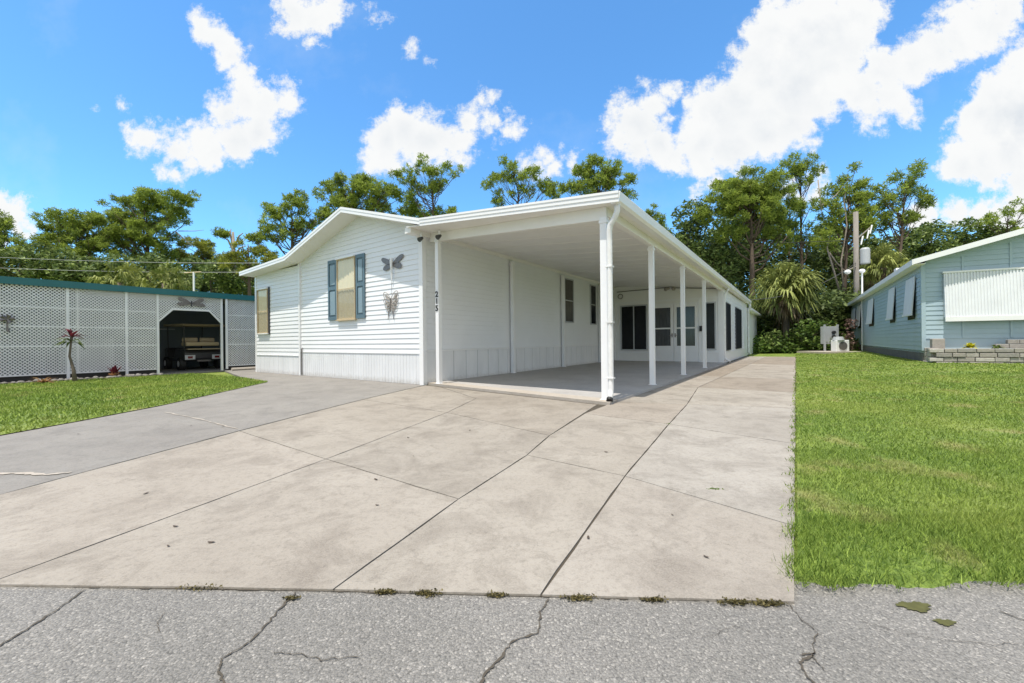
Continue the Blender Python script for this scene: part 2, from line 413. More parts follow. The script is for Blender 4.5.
    # cloud body colour: white with blue grey folds
    sh = N.new('ShaderNodeMapRange'); sh.inputs['From Min'].default_value = .42; sh.inputs['From Max'].default_value = .66
    L.new(noise(6.5, 6, .55, (1.2, 5.1, 0)), sh.inputs['Value'])
    thick = N.new('ShaderNodeMapRange'); thick.inputs['From Min'].default_value = .02; thick.inputs['From Max'].default_value = .14; L.new(acc, thick.inputs['Value'])
    shf = math_('MULTIPLY', math_('MULTIPLY', sh.outputs[0], thick.outputs[0]), .95)
    cm = N.new('ShaderNodeMix'); cm.data_type = 'RGBA'; cm.inputs['A'].default_value = (4.45, 4.5, 4.5, 1); cm.inputs['B'].default_value = (3.0, 3.3, 3.65, 1)
    L.new(shf, cm.inputs['Factor'])
    # sky tint
    tint = N.new('ShaderNodeMix'); tint.data_type = 'RGBA'; tint.blend_type = 'MULTIPLY'; tint.inputs['Factor'].default_value = 1
    L.new(sky.outputs[0], tint.inputs['A']); tint.inputs['B'].default_value = SKYTINT
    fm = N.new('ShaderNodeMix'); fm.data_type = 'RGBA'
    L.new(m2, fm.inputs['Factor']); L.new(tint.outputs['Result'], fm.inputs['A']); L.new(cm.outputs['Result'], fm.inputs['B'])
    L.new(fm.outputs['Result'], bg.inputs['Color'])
SKYTINT = (.62, 1.06, 1.30, 1)
make_world()

# ================================================================= GROUND
def struct(o): o['kind'] = 'structure'; return o
def stuff(o): o['kind'] = 'stuff'; return o
b = MB(); b.add([(-700, -300, -.05), (700, -300, -.05), (700, 900, -.05), (-700, 900, -.05)], [(0, 1, 2, 3)])
struct(b.build('ground', M['grass']))
# road in front
re = [(x, y+.09) for x, y in [(-60, 1.62), (-6, 1.50), G(0, 583.5), G(330, 588.5), G(540, 594), G(790, 600), (1.05, 1.41), (1.75, 1.44), (3, 1.47), (60, 1.5)]]
b = MB(); top = [(x, y, -.010) for x, y in re]
b.add(top + [(60, -7, -.010), (-60, -7, -.010)], [tuple(range(len(top)+2))[::-1]])
b.add([(x, y+.03, -.049) for x, y in re] + [(x, y, -.010) for x, y in re], [(i, i+1, i+1+len(re), i+len(re)) for i in range(len(re)-1)])
road = struct(b.build('road', M['asphalt']))
def crackline(pts, w, seed, name='crack', m='crack', parent=None, z=-.006, n=7):
    rr = random.Random(seed); P = []
    for i in range(len(pts)-1):
        a, c = Vector(pts[i]), Vector(pts[i+1])
        for k in range(n): P.append(a.lerp(c, k/n) + Vector((rr.uniform(-1, 1), rr.uniform(-1, 1)))*min(.011, (c-a).length*.045))
    P.append(Vector(pts[-1]))
    L_ = []; R_ = []
    for i, p in enumerate(P):
        d = (P[min(i+1, len(P)-1)]-P[max(0, i-1)]).normalized(); nn = Vector((-d.y, d.x))
        ww = w*rr.uniform(.35, 1.2)*(.25 if i in (0, len(P)-1) else 1)
        L_.append((*(p+nn*ww), z)); R_.append((*(p-nn*ww*rr.uniform(.6, 1.2)), z))
    q = MB(); k = len(P); q.add(L_+R_, [(i, i+k, i+k+1, i+1) for i in range(k-1)]); return q.build(name, M[m], parent)
for i, (px, w) in enumerate([([(85, 589), (60, 607), (25, 630), (0, 645), (-40, 668)], .0035),
        ([(296, 592), (279, 609), (262, 630), (246, 644), (222, 658), (219, 670), (225, 690)], .0042),
        ([(272, 652), (300, 654), (322, 659), (360, 657)], .0016), ([(160, 632), (157, 622), (165, 612)], .0012),
        ([(549, 598), (540, 612), (538, 632), (512, 641), (500, 658), (486, 672), (478, 690)], .0040),
        ([(789, 604), (800, 618), (818, 632), (812, 655), (826, 672)], .0022), ([(800, 655), (815, 653), (800, 662), (806, 675), (822, 690)], .0036),
        ([(998, 610), (1030, 622)], .003), ([(860, 620), (900, 632), (960, 642), (1030, 645)], .0012), ([(700, 640), (735, 625), (752, 632)], .001)]):
    crackline([G(u, v, -.006) for u, v in px], w, i, parent=road)
crackline([G(-60, 583, -.006), G(120, 586.2, -.006), G(330, 589.6, -.006), G(540, 594.9, -.006), G(700, 599.3, -.006), G(790, 601.3, -.006)], .0045, 77, 'dirt_line', 'crack', road, n=26)
# tint of each slab, and slabs with open joints between them
def slabs(name, polys, m, tints, z=0.0, gap=.0034, depth=.045):
    import bmesh
    V = []; F = []; T = []
    for poly, t in zip(polys, tints):
        P = [Vector(p) for p in poly]
        area = sum(P[i].x*P[(i+1) % len(P)].y - P[(i+1) % len(P)].x*P[i].y for i in range(len(P)))
        if area < 0: P = P[::-1]
        n = len(P); Q = []
        for i in range(n):
            a, c, d = P[i-1], P[i], P[(i+1) % n]
            e1 = (c-a).normalized(); e2 = (d-c).normalized()
            n1 = Vector((-e1.y, e1.x)); n2 = Vector((-e2.y, e2.x)); k = n1 + n2; k = k/max(.4, k.dot(n1)) if k.length else n1
            Q.append(c + k*gap)
        # subdivide edges a little so they chip irregularly
        R = []
        rr = random.Random(len(V)+5)
        for i in range(n):
            a, c = Q[i], Q[(i+1) % n]; seg = max(1, min(40, int((c-a).length/.16)))
            e = (c-a).normalized() if (c-a).length else Vector((1, 0)); nn = Vector((-e.y, e.x))
            for k in range(seg): R.append(a.lerp(c, k/seg) + nn*(abs(rr.gauss(0, .0028)) if k else 0))
        n = len(R); s = len(V)
        V += [(p.x, p.y, z) for p in R] + [(p.x, p.y, z-depth) for p in R]
        F.append(tuple(range(s, s+n))); F += [(s+i, s+i+n, s+(i+1) % n+n, s+(i+1) % n) for i in range(n)]
        T += [t]*(n+1)
    me = bpy.data.meshes.new(name); me.from_pydata(V, [], F); me.materials.append(m)
    a = me.attributes.new('tint', 'FLOAT_COLOR', 'FACE')
    for i, t in enumerate(T): a.data[i].color = (*t, 1)
    o = bpy.data.objects.new(name, me); C.objects.link(o); return o
def px(*l): return [G(u, v) for u, v in l]
X8 = lambda x, y: fromH(x, y)
E_ = lambda y: X8(2.268, y)          # right edge of the drive
dl = [px((-330, 577), (0, 584.5), (-16, 584.7), (326, 459), (239.5, 431), (0, 494.4))]
dl[0] = px((-330, 580), (-16, 584.7), (326, 459), (239.5, 431), (0, 494.4))
dl += [px((-16, 584.7), (333, 589.5), (458.6, 498.9), (326, 459)),
       px((333, 589.5), (540.7, 595), (625, 476), (527, 455), (458.6, 498.9)),
       px((540.7, 595), (792, 601), (790, 525), (625, 476)),
       px((239.5, 431), (326, 459), (447, 412.5), (363, 399.5)),
       px((326, 459), (458.6, 498.9), (527, 455), (549.6, 435.4), (447, 412.5)),
       px((363, 399.5), (447, 412.5), (476, 398.5), (441, 387.2), (425, 385.3)),
       px((447, 412.5), (549.6, 435.4), (596, 404.8), (520, 396.5), (476, 398.0)) ,
       px((527, 455), (625, 476), (669, 424), (585, 413.5), (549.6, 435.4)),
       px((625, 476), (790, 525), (788.5, 443), (669, 424)),
       px((585, 413.5), (669, 424), (687, 404.4), (615, 401.5))]
dl[7] = [G(447, 412.5), G(549.6, 435.4), G(597, 404.6), G(441, 387.0), G(476, 398.5)]
# walkway bays beside the carport, in house coordinates
xj = lambda y: .72 + (y-.3)*.018
def bay(x0, x1, y0, y1): return [X8(x0(y0), y0), X8(x1(y0), y0), X8(x1(y1), y1), X8(x0(y1), y1)]
e0 = lambda y: .165; e1 = lambda y: 2.26
p687 = toH(G(687, 404.4)); p788 = toH(G(788.5, 443))
dl.append([G(615, 401.8), G(687, 404.4), X8(xj(2.6), 2.6), X8(.165, 2.6)])
p669 = G(669, 424)
dl.append([p669, G(788.5, 443), E_(.8), G(687, 404.4)])
dl.append([E_(.8), E_(2.6), X8(xj(2.6), 2.6), G(687, 404.4)])
ys = [2.6, 5.2, 8.2, 11.2, 14.5, 18.5]
for i in range(len(ys)-1):
    dl.append(bay(e0, xj, ys[i], ys[i+1])); dl.append(bay(xj, e1, ys[i], ys[i+1]))
tn = [(1.02, 1.0, .98), (1.0, .985, .965), (1.0, .99, .97), (1.02, 1.01, 1.0), (.97, .955, .93), (.95, .94, .92), (.96, .945, .92), (.93, .91, .88), (.98, .97, .95), (1.03, 1.04, 1.05), (.93, .90, .87), (.97, .96, .94), (1.0, 1.01, 1.02), (1.02, 1.02, 1.01)]
Ecorner = [(G(u, v), E_(toH(G(u, v))[1])) for u, v in ((792, 601), (790, 525), (788.5, 443))]
dl = [[next((e for g, e in Ecorner if abs(g[0]-p[0])+abs(g[1]-p[1]) < 1e-6), p) for p in poly] for poly in dl]
while len(tn) < len(dl): tn.append([(.86, .82, .78), (.84, .78, .72), (.97, .96, .94), (.84, .79, .74), (1, .98, .96)][len(tn) % 5])
struct(slabs('driveway', dl, M['drive'], tn))
# packed dirt that shows in the joints
allp = [(-14, 1.53)] + [G(0, 584.2), G(330, 589.2), G(540, 594.7), G(792, 600.8)] + [E_(1), E_(18.5), X8(.12, 18.5), X8(.12, -.2), X8(-4.2, .3), G(425, 385.3), G(0, 494.4), (-14, 3.4)]
b = MB(); b.add([(x, y, -.007) for x, y in allp], [tuple(range(len(allp)))])
struct(b.build('driveway_subbase', M['joint']))
# old grey concrete on the left, up to the skirting
gl = [G(0, 493.9), G(239.5, 430.2), G(363, 399), G(425, 384.9)] + [X8(-4.2, .3), X8(-12.1, .3), X8(-12.1, 1.6), X8(-13.9, 1.6), X8(-13.9, -.05)] + [G(240, 376.5), G(268, 381.5), G(225, 391), G(160, 405.3), G(80, 420.5), G(0, 435), (-9, 2.55+1.1), (-14, 3.0), (-14, 2.2)]
struct(slabs('side_driveway', [gl[:4]+gl[4:]], M['oldconc'], [(1, 1, 1)], z=-.004, gap=.004))
crackline([G(165, 412, .0), G(190, 417), G(215, 423), G(238, 429)], .012, 50, 'patch', 'slabedge', z=.0012)
bpy.data.objects['patch']['kind'] = 'structure'
crackline([G(-10, 474), G(25, 473), G(45, 475), G(72, 472)], .02, 51, 'patch', 'slabedge', z=.0012)
for o in bpy.data.objects:
    if o.name.startswith('patch'): o['kind'] = 'structure'
# carport floor slab
sf = lambda x: -.24 - .137*(x-.16)
slab_poly = [(-4.16, sf(-4.16)), (.155, sf(.155)), (.155, 11.2), (-4.16, 11.2)]
b = MB(); b.prism([X8(*p) for p in slab_poly], 2, -.04, .035)
struct(b.build('carport_floor', M['slabc']))
b = MB(); b.prism([X8(-4.16, sf(-4.16)-.012), X8(.155, sf(.155)-.012), X8(.155, sf(.155)+.30), X8(-4.16, sf(-4.16)+.30)], 2, -.03, .0385)
struct(b.build('carport_kerb', M['slabedge']))
# left lot floor under the lattice carport, paving in front of opening
b = MB(); b.prism([X8(-20, -9), X8(-13.9, -9), X8(-13.9, 9), X8(-20, 9)], 2, -.04, .002)
struct(b.build('neighbour_floor', M['oldconc']))

# lawns: gently rising sheet on the right
def ss(t): t = np.clip(t, 0, 1); return t*t*(3-2*t)
def lawn_z(x, y):                       # house coordinates
    return .01 + .12*ss((y-3)/8)*ss((x-3.2)/3)
def in_right(wx, wy):
    h = [(wx-HX)*math.cos(TH) + (wy-HY)*math.sin(TH), -(wx-HX)*math.sin(TH) + (wy-HY)*math.cos(TH)]
    return h
xs = np.concatenate([np.linspace(2.275, 6, 160), np.linspace(6.1, 60, 40)])
def frontcut(x):                        # where the lawn meets the road, in house y
    lo = -60.
    # a little behind the blades' own front
    s, c = math.sin(TH), math.cos(TH)
    return (1.475 - HY - x*s)/c
rows = 40; V = []; F = []
for i, x in enumerate(xs):
    y0 = frontcut(x) + float(RNG.uniform(-.012, .012) + .02*math.sin(x*9) + .015*math.sin(x*23))
    for j in range(rows):
        t = (j/(rows-1))**2; y = y0 + (60-y0)*t
        w = X8(x, y); V.append((w[0], w[1], float(lawn_z(x, y)) - (.02 if j == 0 else 0)))
for i in range(len(xs)-1):
    for j in range(rows-1):
        a = i*rows+j; F.append((a, a+rows, a+rows+1, a+1))
b = MB(); b.add(V, F); struct(b.build('lawn', M['grass'], smooth=True))
gleft = [G(0, 435.5), G(80, 421), G(160, 405.8), G(225, 391.5), G(268, 382), G(240, 377.5), X8(-13.0, -1.2), X8(-13.2, -9), (-14, 3.4), (-9, 3.7)]
b = MB(); b.add([(x, y, .006) for x, y in gleft], [tuple(range(len(gleft)))]); struct(b.build('side_lawn', M['grass']))
b = MB(); b.add([(*X8(-13.90, -9), .004), (*X8(-13.0, -9), .004), (*X8(-13.0, -1.3), .004), (*X8(-13.90, -1.3), .004)], [(0, 1, 2, 3)])
b2 = MB(); b2.prism([X8(-13.90, -9), X8(-13.1, -9), X8(-13.1, -1.9), X8(-13.9, -1.9)], 2, .0, .012); struct(b2.build('planting_bed', M['soil']))

def blades(pts_xy, z, hmin, hmax, wid, seedy):
    n = len(pts_xy); r = RNG
    ang = r.uniform(0, 2*np.pi, n); h = r.uniform(hmin, hmax, n); lean = r.uniform(.1, 1.1, n)*h
    la = r.uniform(0, 2*np.pi, n); w = wid*r.uniform(.6, 1.3, n)
    base = np.column_stack([pts_xy, z]); dx = np.column_stack([np.cos(ang)*w, np.sin(ang)*w, np.zeros(n)])
    tip = base + np.column_stack([np.cos(la)*lean, np.sin(la)*lean, h])
    return np.stack([base-dx, base+dx, tip], 1).reshape(-1, 3), r.uniform(0, 1, n)**1.3
def tohA(p):
    c, s = math.cos(TH), math.sin(TH); dx = p[:, 0]-HX; dy = p[:, 1]-HY
    return dx*c+dy*s, -dx*s+dy*c
VS = []; TS = []
for (y0, y1, dens, hm, hx, wd) in [(1.40, 2.0, 27000, .008, .042, .0019), (2.0, 3.2, 10000, .008, .038, .0028), (3.2, 5.5, 4200, .008, .034, .0044), (5.5, 9, 1600, .01, .036, .008), (9, 17, 450, .01, .035, .016), (17, 29, 130, .01, .04, .03)]:
    xm = y1*1.32+.3; n = int(dens*(y1-y0)*(xm-.5))
    p = np.column_stack([RNG.uniform(.5, xm, n), RNG.uniform(y0, y1, n)])
    hx_, hy_ = tohA(p)
    edge = 2.262 + .018*np.sin(p[:, 1]*23) + .014*np.sin(p[:, 1]*61+1) + RNG.normal(0, .018, len(p)) - .02*(RNG.uniform(0, 1, len(p)) < .3)
    # thin, worn patches
    f = np.sin(p[:, 0]*2.1+1.3)*np.sin(p[:, 1]*2.7+.4) + .5*np.sin(p[:, 0]*5.3)*np.sin(p[:, 1]*4.1+2)
    front = 1.435 + .014*np.sin(p[:, 0]*31) + .012*np.sin(p[:, 0]*77) + RNG.normal(0, .008, len(p))
    k = (hx_ > edge) & (RNG.uniform(0, 1, n) > np.clip(f-.75, 0, .8)) & (p[:, 1] > front) & ~((hx_ > 5.55) & (hy_ > 12.3) & (hx_ > 5.55)) & (hy_ < 24)
    p = p[k]; z = lawn_z(hx_[k], hy_[k])
    a, t = blades(p, z-.003, hm, hx, wd, 0); VS.append(a); TS.append(t)
stuff(fastmesh('grass', np.concatenate(VS), 3, M['blades'], tint=np.concatenate(TS)))
def inpoly(p, poly):
    c = np.zeros(len(p), bool); n = len(poly)
    for i in range(n):
        (x1, y1), (x2, y2) = poly[i], poly[(i+1) % n]
        cr = ((y1 > p[:, 1]) != (y2 > p[:, 1])) & (p[:, 0] < (x2-x1)*(p[:, 1]-y1)/(y2-y1+1e-12)+x1); c ^= cr
    return c
p = np.column_stack([RNG.uniform(-14, -4, 130000), RNG.uniform(2.5, 14, 130000)])
p = p[inpoly(p, gleft)]
a, t = blades(p, np.full(len(p), .004), .02, .05, .009, 0)
stuff(fastmesh('grass', a, 3, M['blades'], tint=t))

# ================================================================= THE WHITE HOME
home = hroot('mobile_home', 0, 0, 0, 'white vinyl sided mobile home with open carport and slate blue shutters', 'house')
FY = .25                 # plane of the front wall
WX = -4.15               # plane of the side wall under the carport
RP = [(-12.14, 3.20), (-9.2, 3.315), (-6.43, 4.11), (-3.72, 3.335), (.30, 2.965)]   # roof profile
def prof(x):
    for (x0, z0), (x1, z1) in zip(RP, RP[1:]):
        if x <= x1: return z0 + (z1-z0)*(x-x0)/(x1-x0)
    return RP[-1][1]
def siding_y(mb, y, z0, z1, ext, e=.113, out=-1):
    """lap siding on a wall of constant y; ext(z)->(x0,x1)"""
    z = z0
    while z < z1-.005:
        zb = min(z+e, z1); a = ext(z); c = ext(zb)
        if a[1]-a[0] < .02: break
        c = c if c[1]-c[0] > .01 else ((a[0]+a[1])/2-.005, (a[0]+a[1])/2+.005)
        yo = y + out*.016; yi = y + out*.002
        mb.add([(a[0], yo, z), (a[1], yo, z), (c[1], yi, zb), (c[0], yi, zb), (a[0], yi, z), (a[1], yi, z)], [(0, 1, 2, 3), (4, 5, 1, 0)])
        z = zb
def siding_x(mb, x, z0, z1, y0, y1, e=.113, topf=None):
    z = z0
    while z < z1-.005:
        zb = min(z+e, z1); xo = x+.014; xi = x+.002
        mb.add([(xo, y0, z), (xo, y1, z), (xi, y1, zb), (xi, y0, zb), (xi, y0, z), (xi, y1, z)], [(0, 1, 2, 3), (0, 4, 5, 1)])
        z = zb
def ext_main(z):
    x0, x1 = -9.22, WX
    zz = z + .06
    if zz > prof(-9.2): x0 = -9.2 + (zz-3.315)/(4.11-3.315)*(-6.43+9.2)
    if zz > prof(-3.72): x1 = min(WX, -3.72 - (zz-3.335)/(4.11-3.335)*(6.43-3.72))
    return x0, x1
b = MB(); siding_y(b, FY, .66, 4.0, ext_main); b.box(-9.2, WX-.01, FY+.0, FY+.1, .6, 3.2)
b.build('front_wall', M['siding'], home)
b = MB(); siding_y(b, FY-.03, .56, 3.14, lambda z: (-12.04, -9.27)); b.box(-12.03, -9.27, FY-.03, FY+.1, .5, 3.1)
b.build('front_bay_wall', M['siding'], home)
b = MB(); siding_x(b, WX, .74, 3.25, FY+.02, 11.15); b.box(WX-.12, WX, FY+.02, 19.6, .6, 3.4); b.build('side_wall', M['siding'], home)
b = MB(); b.box(-12.04, -11.94, FY, 19.6, 0, 3.1); b.box(-12.04, WX, 19.5, 19.6, 0, 3.1); b.build('rear_wall', M['siding'], home)
# skirting with ribs
def ribs_y(mb, x0, x1, y, z0, z1, step=.1, seam=None):
    x = x0
    while x < x1-.01:
        xe = min(x+step, x1); g = .008
        mb.box(x, xe-.012, y-.012, y, z0, z1); mb.box(xe-.012, xe, y-.006, y, z0, z1); x = xe
b = MB(); ribs_y(b, -9.2, WX-.05, FY+.0, 0, .655, .105); b.build('skirting', M['skirt'], home)
b = MB(); ribs_y(b, -12.02, -9.27, FY-.03, 0, .55, .3); b.build('skirting', M['skirt'], home)
b = MB(); y = FY+.06
while y < 11.1:
    b.box(WX, WX+.012, y, min(y+.405, 11.15), .0, .71); y += .42
o = b.build('skirting', M['skirt'], home)
b = MB(); b.box(WX-.02, WX+.004, FY+.06, 11.15, .0, .70); b.build('skirting_backing', M['seam'], home)
# trims
b = MB(); b.box(WX-.09, WX+.03, FY-.045, FY+.06, .0, 3.2); b.build('corner_trim', M['white'], home)
b = MB(); b.box(-9.28, -9.2, FY-.055, FY+.0, .0, 3.24); b.build('corner_trim', M['white'], home)
b = MB(); b.box(-12.07, -11.97, FY-.05, FY+.06, .0, 3.1); b.build('corner_trim', M['white'], home)
b = MB(); b.box(-9.2, WX-.09, FY-.026, FY+.0, .655, .675); b.box(-11.97, -9.28, FY-.06, FY-.03, .55, .565); b.box(WX, WX+.03, FY+.07, 11.15, .705, .735)
b.build('starter_strip', M['white'], home)
b = MB(); b.tube([(-9.15, FY-.04, .02), (-9.15, FY-.04, .62), (-9.13, FY-.04, .76), (-9.13, FY-.02, .78)], .016, 8); b.build('cable_conduit', M['metalgrey'], home)
b = MB(); b.box(WX+.0, WX+.05, FY+.08, 11.15, 3.15, 3.24); b.build('eave_trim', M['soffit'], home)
# roof deck, fascias and soffits
def strip(mb, pts, y0, y1, dz0, dz1):
    """slab following a profile between dz0 and dz1 below the line, from y0 to y1"""
    for (xa, za), (xb, zb) in zip(pts, pts[1:]):
        mb.hexa([(xa, y0, za-dz1), (xb, y0, zb-dz1), (xb, y1, zb-dz1), (xa, y1, za-dz1), (xa, y0, za-dz0), (xb, y0, zb-dz0), (xb, y1, zb-dz0), (xa, y1, za-dz0)])
b = MB(); strip(b, RP[:4], -.19, 19.9, .012, .07); b.build('roof', M['roof'], home)
b = MB(); strip(b, RP[3:], -.19, 19.9, .012, .06); b.build('carport_roof', M['roof'], home)
b = MB(); strip(b, RP[:4], -.215, -.19, 0, .125); strip(b, RP[:4], -.222, -.215, .0, .055)
o = b.build('fascia', M['white'], home)
b = MB(); strip(b, RP[3:], -.215, -.19, 0, .15); strip(b, RP[3:], -.232, -.215, .0, .035); strip(b, RP[3:], -.224, -.215, .035, .095)
b.build('carport_fascia', M['white'], home)
b = MB(); strip(b, [(-12.12, 3.2), (-9.2, 3.31), (-6.43, 4.11), (WX, prof(WX))], -.19, FY+.05, .105, .118); b.build('soffit', M['soffit'], home)
b = MB(); RC = [(WX, 3.375), (-3.72, 3.335), (.18, 2.965+.011)]
strip(b, RC, -.19, 19.5, .125, .140); 
b.build('carport_ceiling', M['soffit'], home)
b = MB()
y = .3
while y < 11:
    strip(b, RC, y, y+.014, .140, .146); y += .61
b.build('ceiling_ribs', M['soffit'], home)
# gutter along the right eave
b = MB(); b.prism([(.18, 2.965), (.31, 2.965), (.318, 2.955), (.30, 2.84), (.26, 2.81), (.18, 2.81)], 1, -.20, 19.7)
o = b.build('gutter', M['white'], home)
# beams
b = MB(); zc = lambda x: 3.335-.0920*(x+3.72)-.142
b.hexa([(-4.1, .40, 3.05), (0.04, -.03, 2.66), (.04, .03, 2.66), (-4.1, .46, 3.05), (-4.1, .40, zc(-4.1)), (.04, -.03, zc(.04)), (.04, .03, zc(.04)), (-4.1, .46, zc(-4.1))])
b.box(-4.24, -4.06, -.15, .44, 3.13, 3.25); b.build('header_beam', M['soffit'], home)
b = MB(); b.box(-.045, .045, .03, 11.2, 2.72, 2.855); b.build('side_beam', M['soffit'], home)
# posts
def post(x, y, w, z1, lab=None):
    q = MB(); q.box(x-w, x+w, y-w, y+w, .0, z1); q.box(x-w-.012, x+w+.012, y-w-.012, y+w+.012, z1-.09, z1-.05)
    q.box(x-w-.02, x+w+.02, y-w-.02, y+w+.02, .036, .045)
    return q.build('post', M['white'], home, lab)
post(0, 0, .05, 2.70, 'white corner post beside the downspout')
for y in (2.33, 4.94, 7.76): post(0.0, y, .045, 2.725)
p215 = post(-3.81, .36, .045, 3.08, 'white post carrying the black numbers 215')
for y in (3.4, 6.32, 9.38): post(WX+.09, y, .045, 3.1)
# house numbers
for ch, zz in (('2', 1.845), ('1', 1.70), ('5', 1.555)):
    cu = bpy.data.curves.new('digit', 'FONT'); cu.body = ch; cu.size = .165; cu.extrude = .004; cu.align_x = 'CENTER'; cu.resolution_u = 4; cu.offset = .004
    t = bpy.data.objects.new('tmp', cu); C.objects.link(t)
    bpy.context.view_layer.update()
    me = bpy.data.meshes.new_from_object(t.evaluated_get(bpy.context.evaluated_depsgraph_get())); bpy.data.objects.remove(t)
    o = bpy.data.objects.new('digit', me); C.objects.link(o); me.materials.append(M['black']); o.parent = p215
    o.rotation_euler = (math.pi/2, 0, 0); o.location = (-3.81, .36-.045-.006, zz); o['label'] = 'black house number digit %s' % ch
# downspouts
def downspout(x, y, ztop, pts, w=.04, dark_mouth=False):
    q = MB(); q.tube(pts, w, 4 if False else 8); o = q.build('downspout', M['whitedirty'], home, smooth=True)
    return o
dp = [(.235, -.10, 2.83), (.235, -.10, 2.73), (.20, -.10, 2.64), (.13, -.09, 2.56), (.105, -.075, 2.47), (.105, -.075, 2.3), (.105, -.075, .22), (.105, -.09, .13), (.12, -.16, .07)]
o = downspout(0, 0, 0, dp, .043)
b = MB(); b.tube([(.118, -.155, .075), (.125, -.185, .050)], .047, 10); b.build('dark_mouth', M['black'], o)  # black tip stands in for the shaded opening of the spout
b = MB()
for z in (.35, 1.15, 1.95):
    b = MB(); b.box(.052, .155, -.122, -.028, z, z+.02); b.build('bracket', M['whitedirty'], o)
o = downspout(0, 0, 0, [(.23, 11.25, 2.82), (.20, 11.25, 2.7), (.12, 11.25, 2.58), (.10, 11.22, 2.4), (.10, 11.22, .3), (.12, 11.22, .15), (.28, 11.22, .07)], .04)
o = downspout(0, 0, 0, [(.235, 19.6, 2.82), (.24, 19.7, 2.62), (.16, 19.75, 2.5), (.14, 19.75, 1.4), (.14, 19.75, .2), (.25, 19.7, .07)], .06)
# windows on the front wall
def pleat(mb, x0, x1, y, z0, z1, n, amp=.012):
    xs_ = np.linspace(x0, x1, n*4+1); V = []
    for i, x in enumerate(xs_):
        yy = y + amp*math.sin(i*math.pi/2) + amp*.4*math.sin(i*.83); V += [(x, yy, z0), (x, yy, z1)]
    mb.add(V, [(2*i, 2*i+2, 2*i+3, 2*i+1) for i in range(len(xs_)-1)])
M['glass'] = (lambda: None)
m_, N_, L_, b_ = newmat('window glass')
gl_ = N_.new('ShaderNodeBsdfGlossy'); gl_.inputs['Roughness'].default_value = .03; tr_ = N_.new('ShaderNodeBsdfTransparent'); tr_.inputs[0].default_value = (.98, .98, .96, 1)
lw_ = N_.new('ShaderNodeLayerWeight'); lw_.inputs[0].default_value = .5; pw_ = N_.new('ShaderNodeMath'); pw_.operation = 'POWER'; pw_.inputs[1].default_value = 4; L_.new(lw_.outputs['Facing'], pw_.inputs[0]); fr_ = N_.new('ShaderNodeMath'); fr_.operation = 'MULTIPLY_ADD'; L_.new(pw_.outputs[0], fr_.inputs[0]); fr_.inputs[1].default_value = .5; fr_.inputs[2].default_value = .04; mx_ = N_.new('ShaderNodeMixShader')
L_.new(fr_.outputs[0], mx_.inputs[0]); L_.new(tr_.outputs[0], mx_.inputs[1]); L_.new(gl_.outputs[0], mx_.inputs[2]); L_.new(mx_.outputs[0], N_['Material Output'].inputs['Surface'])
M['glass'] = m_
m_, N_, L_, b_ = newmat('screen mesh'); b_.inputs['Base Color'].default_value = (.10, .09, .07, 1); b_.inputs['Alpha'].default_value = .3; M['mesh'] = m_
def front_window(x0, x1, z0, z1, y, shutters):
    w = MB(); t = .022
    w.box(x0, x0+t, y-.065, y, z0, z1); w.box(x1-t, x1, y-.065, y, z0, z1); w.box(x0+t, x1-t, y-.065, y, z1-t, z1); w.box(x0+t, x1-t, y-.065, y, z0, z0+t)
    w.box(x0+t, x1-t, y-.062, y-.052, (z0+z1)/2-.008, (z0+z1)/2+.008)
    fr = w.build('window', M['beige'], home)
    q = MB(); pleat(q, x0+t, x1-t, y-.034, z0+t, z1-t, 7, .007); q.build('curtain', M['curtain'], fr)
    q = MB(); q.add([(x0+t, y-.050, z0+t), (x1-t, y-.050, z0+t), (x1-t, y-.050, z1-t), (x0+t, y-.050, z1-t)], [(0, 1, 2, 3)]); q.build('pane', M['glass'], fr)
    q = MB(); q.add([(x0+t, y-.057, z0+t), (x1-t, y-.057, z0+t), (x1-t, y-.057, (z0+z1)/2-.02), (x0+t, y-.057, (z0+z1)/2-.02)], [(0, 1, 2, 3)]); q.build('insect_screen', M['mesh'], fr)
    q = MB(); q.box(x0-.02, x1+.02, y-.085, y-.02, z0-.03, z0); q.build('sill', M['beige' if shutters else 'white'], fr)
    q = MB(); q.box(x0-.01, x1+.01, y-.10, y, z1, z1+.035); q.build('drip_cap', M['white'], fr)
    return fr
def shutter(x0, x1, z0, z1, y):
    q = MB(); t = .06; zm = z0+(z1-z0)*.53
    for a, bb, c, d in ((x0, x0+t, z0, z1), (x1-t, x1, z0, z1), (x0+t, x1-t, z1-.09, z1), (x0+t, x1-t, z0, z0+.09), (x0+t, x1-t, zm-.045, zm+.045)):
        q.box(a, bb, y-.05, y-.018, c, d)
    q.box(x0+t, x1-t, y-.030, y-.018, z0+.09, z1-.09)
    o = q.build('shutter', M['shutter'], home)
    q = MB()
    for c, d in ((z0+.13, zm-.085), (zm+.085, z1-.13)): q.box(x0+t+.03, x1-t-.03, y-.044, y-.030, c, d)
    q.build('raised_panel', M['shutterin'], o, bevel=.006)
front_window(-7.31, -6.52, 1.50, 3.03, FY, True)
shutter(-7.74, -7.33, 1.50, 3.06, FY); shutter(-6.50, -6.15, 1.50, 3.06, FY)
front_window(-11.80, -11.10, 1.24, 2.62, FY-.03, False)
q = MB(); q.box(-11.88, -11.80, FY-.075, FY-.05, 1.2, 2.66); q.box(-11.10, -11.03, FY-.075, FY-.05, 1.2, 2.68); q.build('window_side_trim', M['darkframe'], home)
